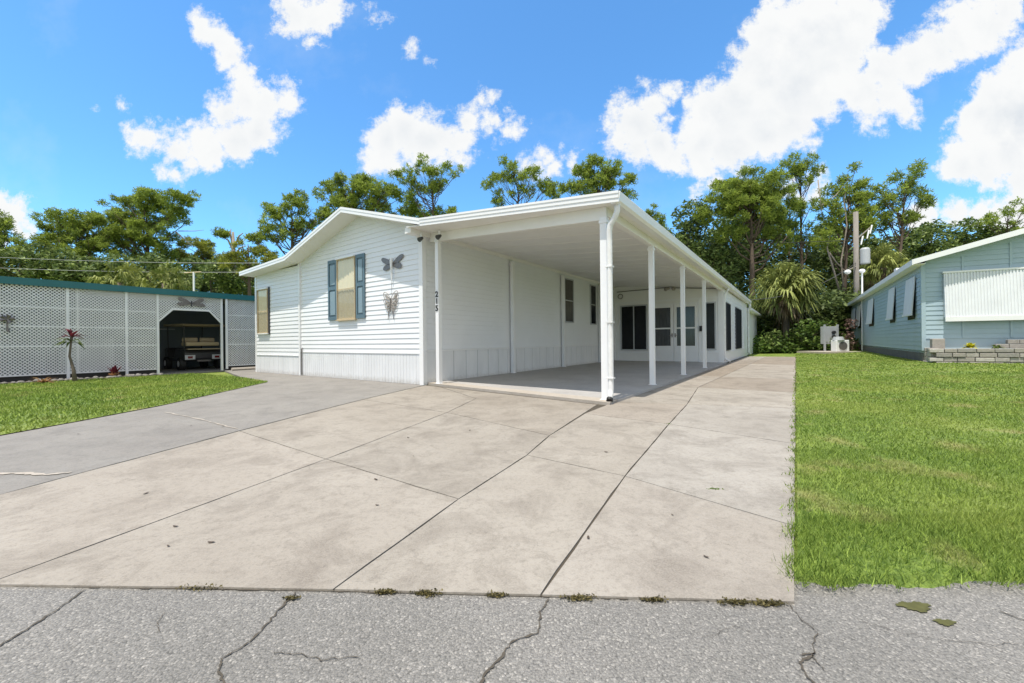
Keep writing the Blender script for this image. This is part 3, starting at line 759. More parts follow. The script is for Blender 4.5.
# side wall windows
def side_window(x, y0, y1, z0, z1, m, split=True, t=.04, fm='white'):
    w = MB()
    w.box(x+.0, x+.05, y0, y0+t, z0, z1); w.box(x, x+.05, y1-t, y1, z0, z1); w.box(x, x+.05, y0+t, y1-t, z1-t, z1); w.box(x, x+.05, y0+t, y1-t, z0, z0+t)
    if split: w.box(x, x+.045, y0+t, y1-t, (z0+z1)/2-.015, (z0+z1)/2+.015)
    fr = w.build('window', M[fm], home)
    q = MB(); q.box(x+.0225, x+.03, y0+t, y1-t, z0+t, z1-t); q.build('pane', M[m], fr)
side_window(WX, 6.52, 7.2, 1.53, 3.05, 'blindglass', fm='greyframe')
side_window(WX, 8.62, 9.15, 1.52, 3.05, 'darkglass', fm='greyframe')
side_window(WX, 9.62, 10.3, 1.52, 3.05, 'darkglass', fm='greyframe')
# sunroom back wall
BY = 11.15
b = MB(); b.box(WX, .06, BY, BY+.1, 0, 3.2); b.build('sunroom_wall', M['panel'], home)
b = MB(); b.box(WX+.02, .06, BY-.02, BY, 2.46, 2.52); b.box(WX+.02, .06, BY-.012, BY, .0, .07); b.box(-4.0, -3.96, BY-.014, BY, .07, 2.46); b.box(-2.62, -2.58, BY-.016, BY, .07, 2.46); b.box(-.78, -.72, BY-.022, BY, .07, 2.46); b.box(-.10, .08, BY-.024, BY-.0, .0, 2.8)
b.box(-3.96, -2.62, BY-.018, BY, .36, .42); b.box(-.72, -.10, BY-.018, BY, .40, .46)
b.build('wall_trim', M['white'], home)
def back_window(x0, x1, z0, z1, mull):
    w = MB(); t = .05; y = BY
    w.box(x0, x0+t, y-.05, y, z0, z1); w.box(x1-t, x1, y-.05, y, z0, z1); w.box(x0+t, x1-t, y-.05, y, z1-t, z1); w.box(x0+t, x1-t, y-.05, y, z0, z0+t)
    if mull: w.box((x0+x1)/2-.02, (x0+x1)/2+.02, y-.045, y, z0+t, z1-t)
    fr = w.build('window', M['greyframe'], home)
    for a, c in (((x0+t, (x0+x1)/2-.02), ((x0+x1)/2+.02, x1-t)) if mull else ((x0+t, x1-t),)):
        q = MB(); q.box(a, c, y-.02, y-.015, z0+t, z1-t); q.build('pane', M['darkglass'], fr)
back_window(-3.86, -2.72, .47, 2.38, True)
back_window(-.58, -.17, .50, 2.32, False)
def door(x0, x1, hl):
    y = BY; z0, z1 = .05, 2.30
    w = MB(); t = .11; zm = 1.36; zk = .66
    w.box(x0, x0+t, y-.04, y-.004, z0, z1); w.box(x1-t, x1, y-.04, y-.004, z0, z1); w.box(x0+t, x1-t, y-.04, y-.004, z1-t, z1)
    w.box(x0+t, x1-t, y-.04, y-.004, zm-.03, zm+.03); w.box(x0+t, x1-t, y-.04, y-.004, z0, zk)
    d = w.build('door', M['white'], home, bevel=.004)
    for a, c in ((zk, zm-.03), (zm+.03, z1-t)):
        q = MB(); q.box(x0+t, x1-t, y-.024, y-.018, a, c); q.build('pane', M['midglass'], d)
    xh = x1-.05 if hl > 0 else x0+.05
    q = MB(); q.box(xh-.02, xh+.02, y-.05, y-.04, 1.0, 1.16); q.tube([(xh, y-.05, 1.08), (xh, y-.09, 1.08), (xh+.09*(-hl), y-.09, 1.08)], .01); q.build('handle', M['metalgrey'], d)
door(-2.56, -1.70, 1); door(-1.685, -.80, -1)
b = MB(); b.box(-2.6, -.76, BY-.012, BY+.0, 2.30, 2.36); b.build('door_frame', M['white'], home); b = MB(); b.box(-2.6, -.76, BY-.06, BY, .035, .05); b.build('threshold', M['greyframe'], home)
b = MB(); b.box(-.74, -.66, BY-.09, BY-.024, 1.22, 1.40); b.box(-.75, -.65, BY-.10, BY-.02, 1.40, 1.42); b.build('letter_box', M['black'], home)
# sunroom side wall
SX = .06
b = MB(); siding_x(b, SX, .42, 2.80, BY+.12, 19.6, .15); b.box(SX-.1, SX, BY+.1, 19.6, 0, 2.8); b.build('sunroom_side_wall', M['siding'], home)
b = MB(); b.box(SX, SX+.022, BY+.12, 19.6, .0, .42); b.box(SX, SX+.028, BY+.02, BY+.12, 0, 2.8); b.box(SX, SX+.03, 19.52, 19.62, 0, 2.8); b.box(SX, SX+.026, 13.3, 13.36, .42, 2.8); b.box(SX, SX+.026, 17.9, 17.96, .42, 2.8); b.build('wall_trim', M['white'], home)
side_window(SX, 11.75, 12.95, .46, 2.32, 'sunscreen', False, .03, 'darkframe')
side_window(SX, 14.7, 16.9, .46, 2.32, 'sunscreen', False, .03, 'darkframe')
# ceiling light and wiring at the back
b = MB(); b.tube([(-4.0, BY-.03, 2.98), (-2.0, BY-.03, 3.0), (-.1, BY-.03, 2.80)], .016, 8); b.build('wire_conduit', M['metalgrey'], home)
lp = hroot('security_light', -1.78, BY-.12, 2.93, 'twin headed white security light high on the wall above the glazed double doors', 'light')
b = MB(); b.tube([(-1.78, BY-.004, 2.96), (-1.78, BY-.10, 2.96)], .055, 12); b.build('mount', M['white'], lp)
for dx in (-.12, .12):
    b = MB(); b.tube([(-1.78+dx*.3, BY-.09, 2.95), (-1.78+dx, BY-.17, 2.93), (-1.78+dx*1.25, BY-.24, 2.90)], [.025, .06, .075], 12); b.build('lamp_head', M['paleornament'], lp, smooth=True)
lp = hroot('wall_hook', -3.85, BY-.05, 2.75, 'small coiled cable hanging on the carport back wall above the dark window', 'cable')
b = MB(); pts = [(-3.85+.1*math.cos(t), BY-.03-.004*t, 2.78+.1*math.sin(t)) for t in np.linspace(0, 12, 40)]; b.tube(pts, .012, 6); b.build('coil', M['metalgrey'], lp)
# eave floodlights
for (x, y, z, lab) in ((-4.05, .12, 3.02, 'small dark floodlight under the eave left of the numbered post'), (-3.62, .22, 3.02, 'small dark floodlight under the eave right of the numbered post')):
    f = hroot('floodlight', x, y, z, lab, 'light', 'small floodlights under the eave')
    b = MB(); b.tube([(x, y, z+.16), (x, y, z+.06)], .022, 8); b.build('bracket', M['white'], f)
    b = MB(); b.tube([(x, y+.03, z+.06), (x, y-.06, z+.0)], [.03, .052], 10); b.build('lamp_head', M['darkframe'], f)
# shed at the rear end of the sunroom
sh = hroot('rear_shed', 0, 23.5, 0, 'low white shed joined to the far end of the glazed sunroom', 'shed')
b = MB(); b.box(-4, .02, 19.62, 27.4, 0, 2.5); b.build('wall', M['siding'], sh)
b = MB(); b.hexa([(-4.2, 19.8, 2.7), (.32, 19.8, 2.48), (.32, 27.6, 2.48), (-4.2, 27.6, 2.7), (-4.2, 19.8, 2.84), (.32, 19.8, 2.60), (.32, 27.6, 2.60), (-4.2, 27.6, 2.84)]); b.build('roof', M['white'], sh)
# wall ornaments
def wing(mb, x, z, y, a, l, w, n=9, lace=0):
    c, s = math.cos(a), math.sin(a); P = []
    for i in range(n*2):
        t = 2*math.pi*i/(n*2); lx = l*(.5-.5*math.cos(t)); lw = w*math.sin(t)*(.6+.4*lx/l)
        P.append((x + lx*c - lw*s, z + lx*s + lw*c))
    mb.prism(P, 1, y-.008, y)
dr = hroot('dragonfly_ornament', -5.12, FY-.03, 2.6, 'grey metal dragonfly ornament hung on the white front wall right of the shuttered window', 'wall ornament')
y = FY-.03; b = MB()
for a, l, w in ((.42, .42, .075), (-.22, .33, .08), (math.pi-.42, .42, .075), (math.pi+.22, .33, .08)): wing(b, -5.12, 2.66, y, a, l, w)
b.build('wings', M['metalgrey'], dr)
b = MB(); b.tube([(-5.12, y-.02, 2.80), (-5.12, y-.03, 2.72), (-5.12, y-.03, 2.62), (-5.12, y-.02, 2.30)], [.03, .035, .028, .012], 8); b.build('body', M['white'], dr)
bf = hroot('butterfly_ornament', -5.18, FY-.03, 1.8, 'openwork rusty metal butterfly ornament on the white wall under the dragonfly', 'wall ornament')
b = MB(); b.tube([(-5.13, y-.012, 2.3), (-5.16, y-.012, 1.98)], .004, 5); b.build('hanging_wire', M['wire'], bf)
b = MB()
for sg in (1, -1):
    a0 = 0 if sg > 0 else math.pi
    for (ang, l, w) in ((.85, .36, .08), (.35, .26, .07), (-.30, .21, .07), (-1.0, .2, .05)):
        a = ang if sg > 0 else math.pi-ang; c, s_ = math.cos(a), math.sin(a)
        loop = [(-5.18 + l*(.5-.5*math.cos(t))*c - w*math.sin(t)*s_, y-.01, 1.78 + l*(.5-.5*math.cos(t))*s_ + w*math.sin(t)*c) for t in np.linspace(0, 2*math.pi, 18)]
        b.tube(loop, .008, 5, False)
        wing(b, -5.18 + l*.35*c, 1.78 + l*.35*s_, y, a, l*.45, w*.45)
b.build('wings', M['paleornament'], bf)
b = MB(); b.tube([(-5.18, y-.015, 1.9), (-5.18, y-.02, 1.6)], [.02, .012], 8)
for dx in (-.07, .07): b.tube([(-5.18+dx, y-.01, 1.62), (-5.18+dx*1.4, y-.01, 1.42)], [.014, .006], 6)
b.build('body', M['metalgrey'], bf)

# ================================================================= LEFT NEIGHBOUR: LATTICE CARPORT
lc = hroot('lattice_carport', -14, 0, 0, 'long white lattice screened carport with teal roof edge left of the home', 'carport')
LX = -13.95
def clip(poly, f):                      # keep f(p)>=0, f linear
    out = []
    for i in range(len(poly)):
        a, c = poly[i], poly[(i+1) % len(poly)]; fa, fc = f(a), f(c)
        if fa >= 0: out.append(a)
        if (fa >= 0) != (fc >= 0):
            t = fa/(fa-fc); out.append((a[0]+(c[0]-a[0])*t, a[1]+(c[1]-a[1])*t))
    return out
def lattice(region, pitch=.08, w=.0112):
    """diagonal strips clipped to a convex counter clockwise region in (y,z)"""
    mb = MB(); ys_ = [p[0] for p in region]; zs_ = [p[1] for p in region]
    for sgn, x0 in ((1, LX), (-1, LX+.007)):
        k0 = min(ys_) - (max(zs_)-min(zs_)) - pitch; k1 = max(ys_) + (max(zs_)-min(zs_)) + pitch
        k = math.floor(k0/pitch)*pitch
        while k < k1:
            z0, z1 = min(zs_), max(zs_); hw = w*1.414
            if sgn > 0: q = [(k-hw, z0), (k+hw, z0), (k+hw+(z1-z0), z1), (k-hw+(z1-z0), z1)]
            else: q = [(k-hw, z0), (k+hw, z0), (k+hw-(z1-z0), z1), (k-hw-(z1-z0), z1)]
            for i in range(len(region)):
                a, c = region[i], region[(i+1) % len(region)]
                q = clip(q, lambda p: (c[0]-a[0])*(p[1]-a[1]) - (c[1]-a[1])*(p[0]-a[0]))
                if len(q) < 3: break
            if len(q) >= 3: mb.prism(q, 0, x0, x0+.006)
            k += pitch
    return mb
pan = [(-8.6, -6.2), (-6.2, -4.95), (-4.95, -3.72), (-3.66, -2.53), (-2.5, -1.82), (.06, 1.6), (1.66, 4.0)]
for a, c in pan:
    q = lattice([(a, .15), (c, .15), (c, 2.5), (a, 2.5)])
    for z in (.16, .90, 1.42, 1.93): q.box(LX-.001, LX+.018, a, c, z-.018, z+.018)
    q.build('lattice_panel', M['lattice'], lc)
lt = lattice([(-1.78, 2.08), (-.12, 2.08), (-.12, 2.5), (-1.78, 2.5)])
for reg in ([(-1.78, 1.68), (-1.42, 2.08), (-1.78, 2.08)], [(-.12, 1.68), (-.12, 2.08), (-.46, 2.08)]):
    l2 = lattice(reg); lt.add(l2.v, l2.f)
lt.build('lattice_panel', M['lattice'], lc, 'lattice panel above the carport opening')
for yp in (-8.6, -6.2, -4.95, -3.69, -2.515, -1.80, -.10, 1.63):
    q = MB(); q.box(LX-.03, LX+.035, yp-.03, yp+.03, 0, 2.5); q.build('post', M['lattice'], lc)
q = MB(); q.box(LX+.03, LX+.08, .0, .06, .05, 2.5); q.build('downspout', M['white'], lc)
q = MB(); q.box(LX-.02, LX-.005, -3.52, -3.48, .15, 2.5); q.build('post', M['lattice'], lc)
q = MB(); q.prism([(-1.78, 1.62), (-1.42, 2.02), (-.46, 2.02), (-.12, 1.62), (-.12, 1.68), (-.45, 2.08), (-1.43, 2.08), (-1.78, 1.68)], 0, LX-.01, LX+.022); q.build('opening_trim', M['white'], lc)
q = MB()
for a, c in ((-9, -1.83), (.05, 4)): q.box(LX-.05, LX-.035, a, c, 0, .16)
q.build('dark_gap_strip', M['black'], lc)  # black strip stands in for the shade in the gap under the lattice
q = MB(); q.box(LX+.02, LX+.11, -9, 4, 2.485, 2.665); q.build('fascia', M['teal'], lc)
q = MB(); q.hexa([(-19.5, -9, 2.7), (LX+.02, -9, 2.55), (LX+.02, 4, 2.55), (-19.5, 4, 2.7), (-19.5, -9, 2.8), (LX+.02, -9, 2.65), (LX+.02, 4, 2.65), (-19.5, 4, 2.8)]); q.build('roof', M['roof'], lc)
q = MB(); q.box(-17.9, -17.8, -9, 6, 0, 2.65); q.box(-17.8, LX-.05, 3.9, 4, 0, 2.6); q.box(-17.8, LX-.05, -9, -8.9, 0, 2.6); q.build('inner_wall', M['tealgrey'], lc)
q = MB(); q.box(-17.79, -17.72, -2.6, -.4, 1.5, 1.54); q.box(-17.79, -17.4, -3.4, -2.2, 0, 1.15); q.build('cabinet', M['grey'], lc)
# butterfly on the lattice
bb_ = hroot('butterfly_ornament', LX+.09, -.95, 2.25, 'dark green metal butterfly fixed on the lattice above the golf cart opening', 'wall ornament')
b = MB()
def wingx(mb, y0, z0, a, l, w):
    c, s = math.cos(a), math.sin(a); P = []
    for i in range(16):
        t = 2*math.pi*i/16; lx = l*(.5-.5*math.cos(t)); lw = w*math.sin(t)*(.5+.5*lx/l); P.append((y0+lx*c-lw*s, z0+lx*s+lw*c))
    mb.prism(P, 0, LX+.045, LX+.055)
for a in (.45, -.1): wingx(b, -.95, 2.25, a, .38, .075); wingx(b, -.95, 2.25, math.pi-a, .38, .075)
b.build('wings', M['metalgrey'], bb_)
b = MB(); b.tube([(LX+.06, -.95, 2.34), (LX+.06, -.95, 2.15)], .018, 8); b.build('body', M['darkframe'], bb_)
wo = hroot('wall_ornament', LX+.06, -4.72, 1.55, 'small dark ornament hung on the lattice at the left edge of the photo', 'wall ornament')
b = MB()
for a in (.2, 1.3, 2.4, 3.6, 5.0): 
    c, s = math.cos(a), math.sin(a); b.tube([(LX+.06, -4.72, 1.6), (LX+.07, -4.72+.12*c, 1.6+.1*s)], [.02, .045], 6)
b.tube([(LX+.06, -4.72, 1.6), (LX+.06, -4.72, 1.34), (LX+.06, -4.70, 1.28)], [.01, .02, .03], 6)
b.build('leaf_cluster', M['metalgrey'], wo)
# golf cart
gc = hroot('golf_cart', -15.4, -.25, 0, 'black golf cart with beige rear seat parked inside the lattice carport', 'golf cart')
x0 = -15.15; yc = -.25
b = MB(); b.prism([(-17.3, .32), (-15.25, .32), (x0, .42), (x0, .62), (-15.3, .74), (-16.1, .76), (-16.3, .45), (-16.9, .45), (-17.2, .8), (-17.4, .75)], 1, yc-.56, yc+.56); b.build('body', M['cartbody'], gc, bevel=.02)
b = MB(); b.box(-15.75, -15.2, yc-.5, yc+.5, .86, 1.0); b.build('seat', M['beige'], gc, bevel=.04)
for s in (-1, 1):
    b = MB(); b.box(-15.72, -15.60, yc+s*.26-.23, yc+s*.26+.23, 1.0, 1.16); b.build('backrest', M['beige'], gc, bevel=.04)
b = MB(); b.box(-15.2, -15.02, yc-.5, yc+.5, .735, .765); b.build('footrest', M['beige'], gc)
b = MB(); b.prism([(-17.2, 1.60), (-15.1, 1.57), (-15.0, 1.60), (-15.1, 1.64), (-17.2, 1.68)], 1, yc-.62, yc+.62); b.build('canopy', M['beige'], gc)
for s in (-1, 1):
    for xx in (-15.3, -17.1):
        b = MB(); b.tube([(xx, yc+s*.52, .7), (xx+.05, yc+s*.54, 1.6)], .02, 8); b.build('strut', M['cartbody'], gc)
    b = MB(); b.box(x0-.01, x0+.015, yc+s*.40-.15, yc+s*.40+.15, .38, .54); l = b.build('tail_light', M['silver'], gc, bevel=.01)
    b = MB(); b.box(x0+.015, x0+.025, yc+s*.40-.07, yc+s*.40+.07, .42, .50); b.build('lens', M['redlens'], l)
    for xx in (-15.5, -17.0):
        b = MB(); b.tube([(xx, yc+s*.48, .23), (xx, yc+s*.64, .23)], .23, 20); w = b.build('wheel', M['black'], gc)
        b = MB(); b.tube([(xx, yc+s*.64, .23), (xx, yc+s*.648, .23)], .11, 14); b.build('rim', M['silver'], w)
b = MB(); b.box(x0+.0, x0+.03, yc-.2, yc+.2, .30, .36); b.build('bumper', M['metalgrey'], gc)
# roof antenna far behind the lattice roof
an = W(194, 297, 24); t_ = W(194, 272, 24)
a_ = wroot('roof_antenna', an[0], an[1], 0, 'pale T shaped antenna pole rising behind the teal roof edge', 'antenna')
b = MB(); b.tube([(an[0], an[1], 0), (an[0], an[1], t_[2])], .05, 8); b.build('mast', M['white'], a_)
b = MB(); b.tube([(an[0]-.55, an[1], t_[2]-.05), (an[0]+.45, an[1], t_[2]+.0)], .035, 6); b.build('crossbar', M['beige'], a_)

# planting bed things
def leafspray(c, n, l, w, up, m, name, parent, droop=.3):
    V = []; T = []
    for i in range(n):
        a = RNG.uniform(0, 2*math.pi); e = RNG.uniform(*up); L0 = l*RNG.uniform(.7, 1.15)
        d = np.array([math.cos(a)*math.cos(e), math.sin(a)*math.cos(e), math.sin(e)]); sd_ = np.array([-math.sin(a), math.cos(a), 0])*w
        p0 = np.array(c); p1 = p0 + d*L0*.55; p2 = p0 + d*L0 + np.array([0, 0, -droop*L0])
        V += [p0-sd_*.3, p0+sd_*.3, p1+sd_, p1-sd_, p1-sd_, p1+sd_, p2+sd_*.1, p2-sd_*.1]; t = RNG.uniform(0, 1); T += [t, t]
    return fastmesh(name, np.array(V), 4, m, parent, np.array(T))
g = G(73, 382); ti = wroot('ti_plant', g[0], g[1], 0, 'red leaved plant on a bare curved stem in front of the white lattice', 'plant')
b = MB(); b.tube([(g[0]+.05, g[1], 0), (g[0]+.02, g[1], .3), (g[0]-.08, g[1], .65), (g[0]-.04, g[1], 1.0), (g[0]-.02, g[1], 1.2)], [.05, .032, .024, .02, .02], 8); b.build('stem', M['palmbark'], ti, smooth=True)
leafspray((g[0]-.03, g[1], 1.12), 34, .33, .028, (-.1, 1.4), M['red'], 'leaves', ti, .25)
leafspray((g[0]-.03, g[1], 1.02), 16, .38, .03, (-.3, .5), M['oak'], 'lower_leaves', ti, .3)
g = G(43, 384); br = wroot('bromeliad', g[0], g[1], 0, 'low orange and yellow bromeliad in the rock edged bed by the lattice', 'plant')
leafspray((g[0], g[1], .03), 34, .27, .022, (.15, 1.0), M['orange'], 'leaves', br, .25)
g = G(114, 377); br = wroot('red_spike_plant', g[0], g[1], 0, 'small upright red plant in the bed right of the curved stem', 'plant')
leafspray((g[0], g[1], .02), 26, .34, .03, (1.0, 1.5), M['red'], 'leaves', br, .1); leafspray((g[0], g[1], .02), 20, .2, .03, (.2, 1.2), M['orange'], 'lower_leaves', br, .1)
rr = random.Random(4)
def rockmesh(seed, s):
    r2 = random.Random(seed); q = MB(); q.ball((0, 0, 0), 1, 7)
    q.v = [(v[0]*s*1.2*(1+r2.uniform(-.18, .18)), v[1]*s*.9*(1+r2.uniform(-.18, .18)), max(-.3, v[2])*s*.7*(1+r2.uniform(-.2, .2))) for v in q.v]; return q
protos = []
for i in range(36):
    hy = -6.3 + i*.125 + rr.uniform(-.03, .03); hx = -13.0 - rr.uniform(0, .10)
    w = X8(hx, hy)
    if i < 5:
        q = rockmesh(i, rr.uniform(.05, .08)); o = q.build('edging_rock', M['rock']); protos.append(o)
    else:
        o = protos[i % 5].copy(); C.objects.link(o); k = rr.uniform(.7, 1.3); o.scale = (k, k, k*rr.uniform(.8, 1.2))
    o.location = (w[0], w[1], .03); o.rotation_euler = (0, 0, rr.uniform(0, 6.28))
    tag(o, 'grey rock in the row edging the planting bed below the lattice', 'rock', 'rocks edging the planting bed')
# pale bumper on the ground right of the lattice opening
g = X8(-13.55, .55); cb_ = wroot('parking_bumper', g[0], g[1], 0, 'short pale concrete bumper lying at the foot of the lattice right of the opening', 'parking bumper')
b = MB(); d = Vector((math.cos(TH+math.pi/2), math.sin(TH+math.pi/2), 0)); b.tube([Vector((g[0], g[1], .045))-d*.5, Vector((g[0], g[1], .045))+d*.5], .06, 6); b.build('block', M['slabedge'], cb_)

# ================================================================= RIGHT NEIGHBOUR: BLUE HOUSE
NO = np.array([13.204, 12.854]); nw = np.array([.9158, -.4017]); nd = np.array([.579, .815])
def NP(s, t, z): q = NO + nw*s + nd*t; return (q[0], q[1], z)
nh = wroot('blue_house', NO[0], NO[1], 0, 'pale blue lap sided house with white window awnings across the lawn', 'house')
class NB(MB):
    def nbox(s, s0, s1, t0, t1, z0, z1):
        return s.hexa([NP(s0, t0, z0), NP(s1, t0, z0), NP(s1, t1, z0), NP(s0, t1, z0), NP(s0, t0, z1), NP(s1, t0, z1), NP(s1, t1, z1), NP(s0, t1, z1)])
LEN = 22
nroof = lambda s: 3.30 + (.28*s if s < 5.5 else .28*5.5 - .28*(s-5.5))
b = NB(); e = .15; z = .85
while z < nroof(5.5)-.1:                      # front gable wall
    zb = z+e; s0 = max(0, (z-3.34)/.28); s0b = max(0, (zb-3.34)/.28)
    b.add([NP(s0, -.02, z), NP(11-s0, -.02, z), NP(11-s0b, -.003, zb), NP(s0b, -.003, zb), NP(s0, -.003, z), NP(11-s0, -.003, z)], [(0, 1, 2, 3), (4, 5, 1, 0)]); z = zb
b.build('front_wall', M['blue'], nh)
b = NB(); z = .47
while z < 3.25:
    zb = min(z+e, 3.3); b.add([NP(-.02, 0, z), NP(-.02, LEN, z), NP(-.003, LEN, zb), NP(-.003, 0, zb), NP(-.003, 0, z), NP(-.003, LEN, z)], [(0, 3, 2, 1), (0, 1, 5, 4)]); z = zb
b.build('side_wall', M['blue'], nh)
b = NB(); b.nbox(0, 11, 0, LEN, .40, 3.2); b.build('core_wall', M['blue'], nh)
b = NB(); b.nbox(.0, 11, .03, LEN, 0, .46); b.build('foundation', M['block'], nh)
b = NB(); b.nbox(-.035, .07, -.04, .0, .47, 3.25); b.nbox(.92, .97, -.032, -.0, .87, 3.4); b.nbox(1.98, 2.04, -.032, 0, .87, 3.75); b.nbox(-.035, -.0, .0, .09, .47, 3.25); b.build('corner_trim', M['blue'], nh)
b = NB()
for sa, sb in ((-.3, 5.5), (5.5, 11.3)):
    za, zb = nroof(sa)+.06, nroof(sb)+.06
    b.hexa([NP(sa, -.45, za), NP(sb, -.45, zb), NP(sb, LEN+.3, zb), NP(sa, LEN+.3, za), NP(sa, -.45, za+.06), NP(sb, -.45, zb+.06), NP(sb, LEN+.3, zb+.06), NP(sa, LEN+.3, za+.06)])
b.build('roof', M['roof'], nh)
b = NB()
for sa, sb in ((-.3, 5.5), (5.5, 11.3)):
    za, zb = nroof(sa)+.14, nroof(sb)+.14
    b.hexa([NP(sa, -.48, za-.16), NP(sb, -.48, zb-.16), NP(sb, -.452, zb-.16), NP(sa, -.452, za-.16), NP(sa, -.48, za), NP(sb, -.48, zb), NP(sb, -.452, zb), NP(sa, -.452, za)])
b.nbox(-.33, -.301, -.48, LEN+.3, 3.18, 3.35)
b.build('fascia', M['white'], nh)
b = NB(); b.nbox(-.30, 0, -.44, LEN, 3.20, 3.215); b.build('soffit', M['soffit'], nh)
# big front awning
b = NB(); n = 110; s0, s1 = .49, 4.4
for i in range(n):
    a = s0 + (s1-s0)*i/n; c = s0 + (s1-s0)*(i+1)/n; g_ = .02 if i % 2 else 0
    b.hexa([NP(a, -.24-g_, 1.52), NP(c, -.24-g_, 1.52), NP(c, -.21-g_, 1.52), NP(a, -.21-g_, 1.52), NP(a, -.11-g_, 2.90), NP(c, -.11-g_, 2.90), NP(c, -.08-g_, 2.90), NP(a, -.08-g_, 2.90)])
aw = b.build('awning', M['awning'], nh, 'large white ribbed awning over the front window')
b = NB(); b.nbox(s0-.01, s1+.03, -.28, -.21, 1.38, 1.52); b.nbox(s0-.03, s1+.03, -.15, -.03, 2.90, 2.95); b.build('awning_rim', M['white'], aw)
b = NB(); b.add([NP(s0, -.22, 1.52), NP(s0, -.10, 2.9), NP(s0, -.03, 2.9), NP(s0, -.03, 1.52)], [(0, 1, 2, 3)]); b.build('side_panel', M['awning'], aw)
b = NB(); b.nbox(.7, 4.2, -.03, -.025, 1.6, 2.8); b.build('window', M['darkglass'], nh)
# side awnings and windows
for i, (t0, t1) in enumerate(((.72, 2.0), (4.1, 5.35), (9.6, 11.4), (14.6, 16.4), (17.3, 19.5))):
    b = NB(); b.nbox(-.035, -.022, t0+.2, t1-.08, 1.52, 2.85); wn = b.build('window', M['darkglass'], nh)
    b = NB(); p = [NP(-.15, t0, 1.72), NP(-.15, t1, 1.72), NP(-.12, t1, 1.72), NP(-.12, t0, 1.72), NP(-.06, t0, 2.95), NP(-.06, t1, 2.95), NP(-.03, t1, 2.95), NP(-.03, t0, 2.95)]
    b.hexa(p); b.nbox(-.18, -.12, t0, t1, 1.64, 1.72); aw = b.build('awning', M['awning'], nh)
    
b = NB(); b.nbox(-.25, .05, 2.5, 2.9, 3.42, 3.5); b.nbox(-.1, .1, 8.5, 8.8, 3.42, 3.55); b.build('roof_vent', M['white'], nh)
# retaining wall planter
pl = wroot('stone_planter', *NP(.3, -.9, 0)[:2], 0, 'low planter of rough pale stacked blocks along the blue house front', 'planter')
r3 = random.Random(9)
M['stones'] = []
for i, c in enumerate([(.42, .39, .35), (.32, .30, .27), (.50, .47, .42), (.36, .33, .29)]): M['stones'].append(mat('retaining block %d' % i, c, .9, .25, 8, .9, 30))
q = NB(); mi = []
def blk(*a):
    q.nbox(*a); mi.append(r3.randrange(4))
for row in range(4):
    zb = .03 + row*.135; s = .10 - (row % 2)*.15
    while s < 7:
        L0 = r3.uniform(.28, .48); j = r3.uniform(-.02, .02)
        blk(s+.005, s+L0-.008, -1.0+j, -.80, zb+r3.uniform(0, .01), zb+.120+r3.uniform(-.012, .008)); s += L0
    for t in range(3): blk(.02+r3.uniform(-.02, .02), .22, -.80+t*.3, -.52+t*.3, zb, zb+.125)
blk(.15, 7, -.9, -.78, .01, .53)
o = q.build('block_wall', M['stones'][0], pl, bevel=.012)
for m_ in M['stones'][1:]: o.data.materials.append(m_)
for i, k in enumerate(mi):
    for f in range(6): o.data.polygons[i*6+f].material_index = k
q = NB(); s = 1.55
for row in range(2):
    s = 1.55 + row*.25
    while s < 6:
        L0 = r3.uniform(.25, .45); q.nbox(s, s+L0-.01, -.42+r3.uniform(-.02, .02), -.25, .55+row*.13, .55+row*.13+.12); s += L0
q.build('upper_course', M['stones'][1], pl, bevel=.012)
q = NB(); q.nbox(.12, .42, -.5, -.2, .50, .85); q.build('corner_block', M['stones'][3], pl, bevel=.02)
q = NB(); q.nbox(.2, 7, -.8, 0, .02, .50); q.build('fill', M['slabedge'], pl)
p = NP(.95, -.62, .56); yp = wroot('yellow_plant', p[0], p[1], .5, 'small bright yellow plant in the stone planter under the big awning', 'plant')
leafspray(p, 90, .2, .035, (.1, 1.4), M['yellow'], 'leaves', yp, .2)
p = NP(1.5, -.62, .54); yp = wroot('green_plant', p[0], p[1], .5, 'small dark green plant in the stone planter right of the yellow one', 'plant')
leafspray(p, 50, .2, .03, (.1, 1.1), M['oak'], 'leaves', yp, .3)

# ================================================================= UTILITIES
Yp = 31
pb = W(857, 340, Yp); pt_ = W(855.5, 212, Yp)
up = wroot('utility_pole', pb[0], Yp, 0, 'tall weathered wooden utility pole carrying a grey transformer behind the blue house', 'utility pole')
b = MB(); b.tube([(pb[0], Yp, 0), (pt_[0]+.02, Yp, pt_[2])], [.2, .16], 12); b.build('pole', M['wood'], up, smooth=True)
tr = W(865, 256, Yp-.3)
b = MB(); b.tube([(tr[0], tr[1], tr[2]-.62), (tr[0], tr[1], tr[2]-.55), (tr[0], tr[1], tr[2]+.50), (tr[0], tr[1], tr[2]+.62)], [.27, .31, .31, .22], 16); b.build('transformer', M['grey'], up, smooth=False)
b = MB()
for du, dv in ((867, 234), (870, 229), (861, 240)):
    c = W(du, dv, Yp-.2); b.tube([(c[0], c[1], c[2]-.35), (c[0]+.15, c[1], c[2]+.3)], [.04, .06], 8)
b.build('insulators', M['white'], up)
c0 = W(858, 238, Yp); c1 = W(872, 226, Yp-.2); b = MB(); b.tube([c0, c1], .05, 6); c2 = W(848, 270, Yp-.5); c3 = W(857, 266, Yp); b.tube([c3, c2], .04, 6); b.build('arm', M['wood'], up)
b = MB(); b.ball(W(847.5, 272, Yp-.5), .22, 8, (1, 1, .8)); b.build('lamp_globe', M['white'], up)
def span(a, c, sag, n=16):
    a, c = Vector(a), Vector(c); return [a.lerp(c, i/n) - Vector((0, 0, sag*4*(i/n)*(1-i/n))) for i in range(n+1)]
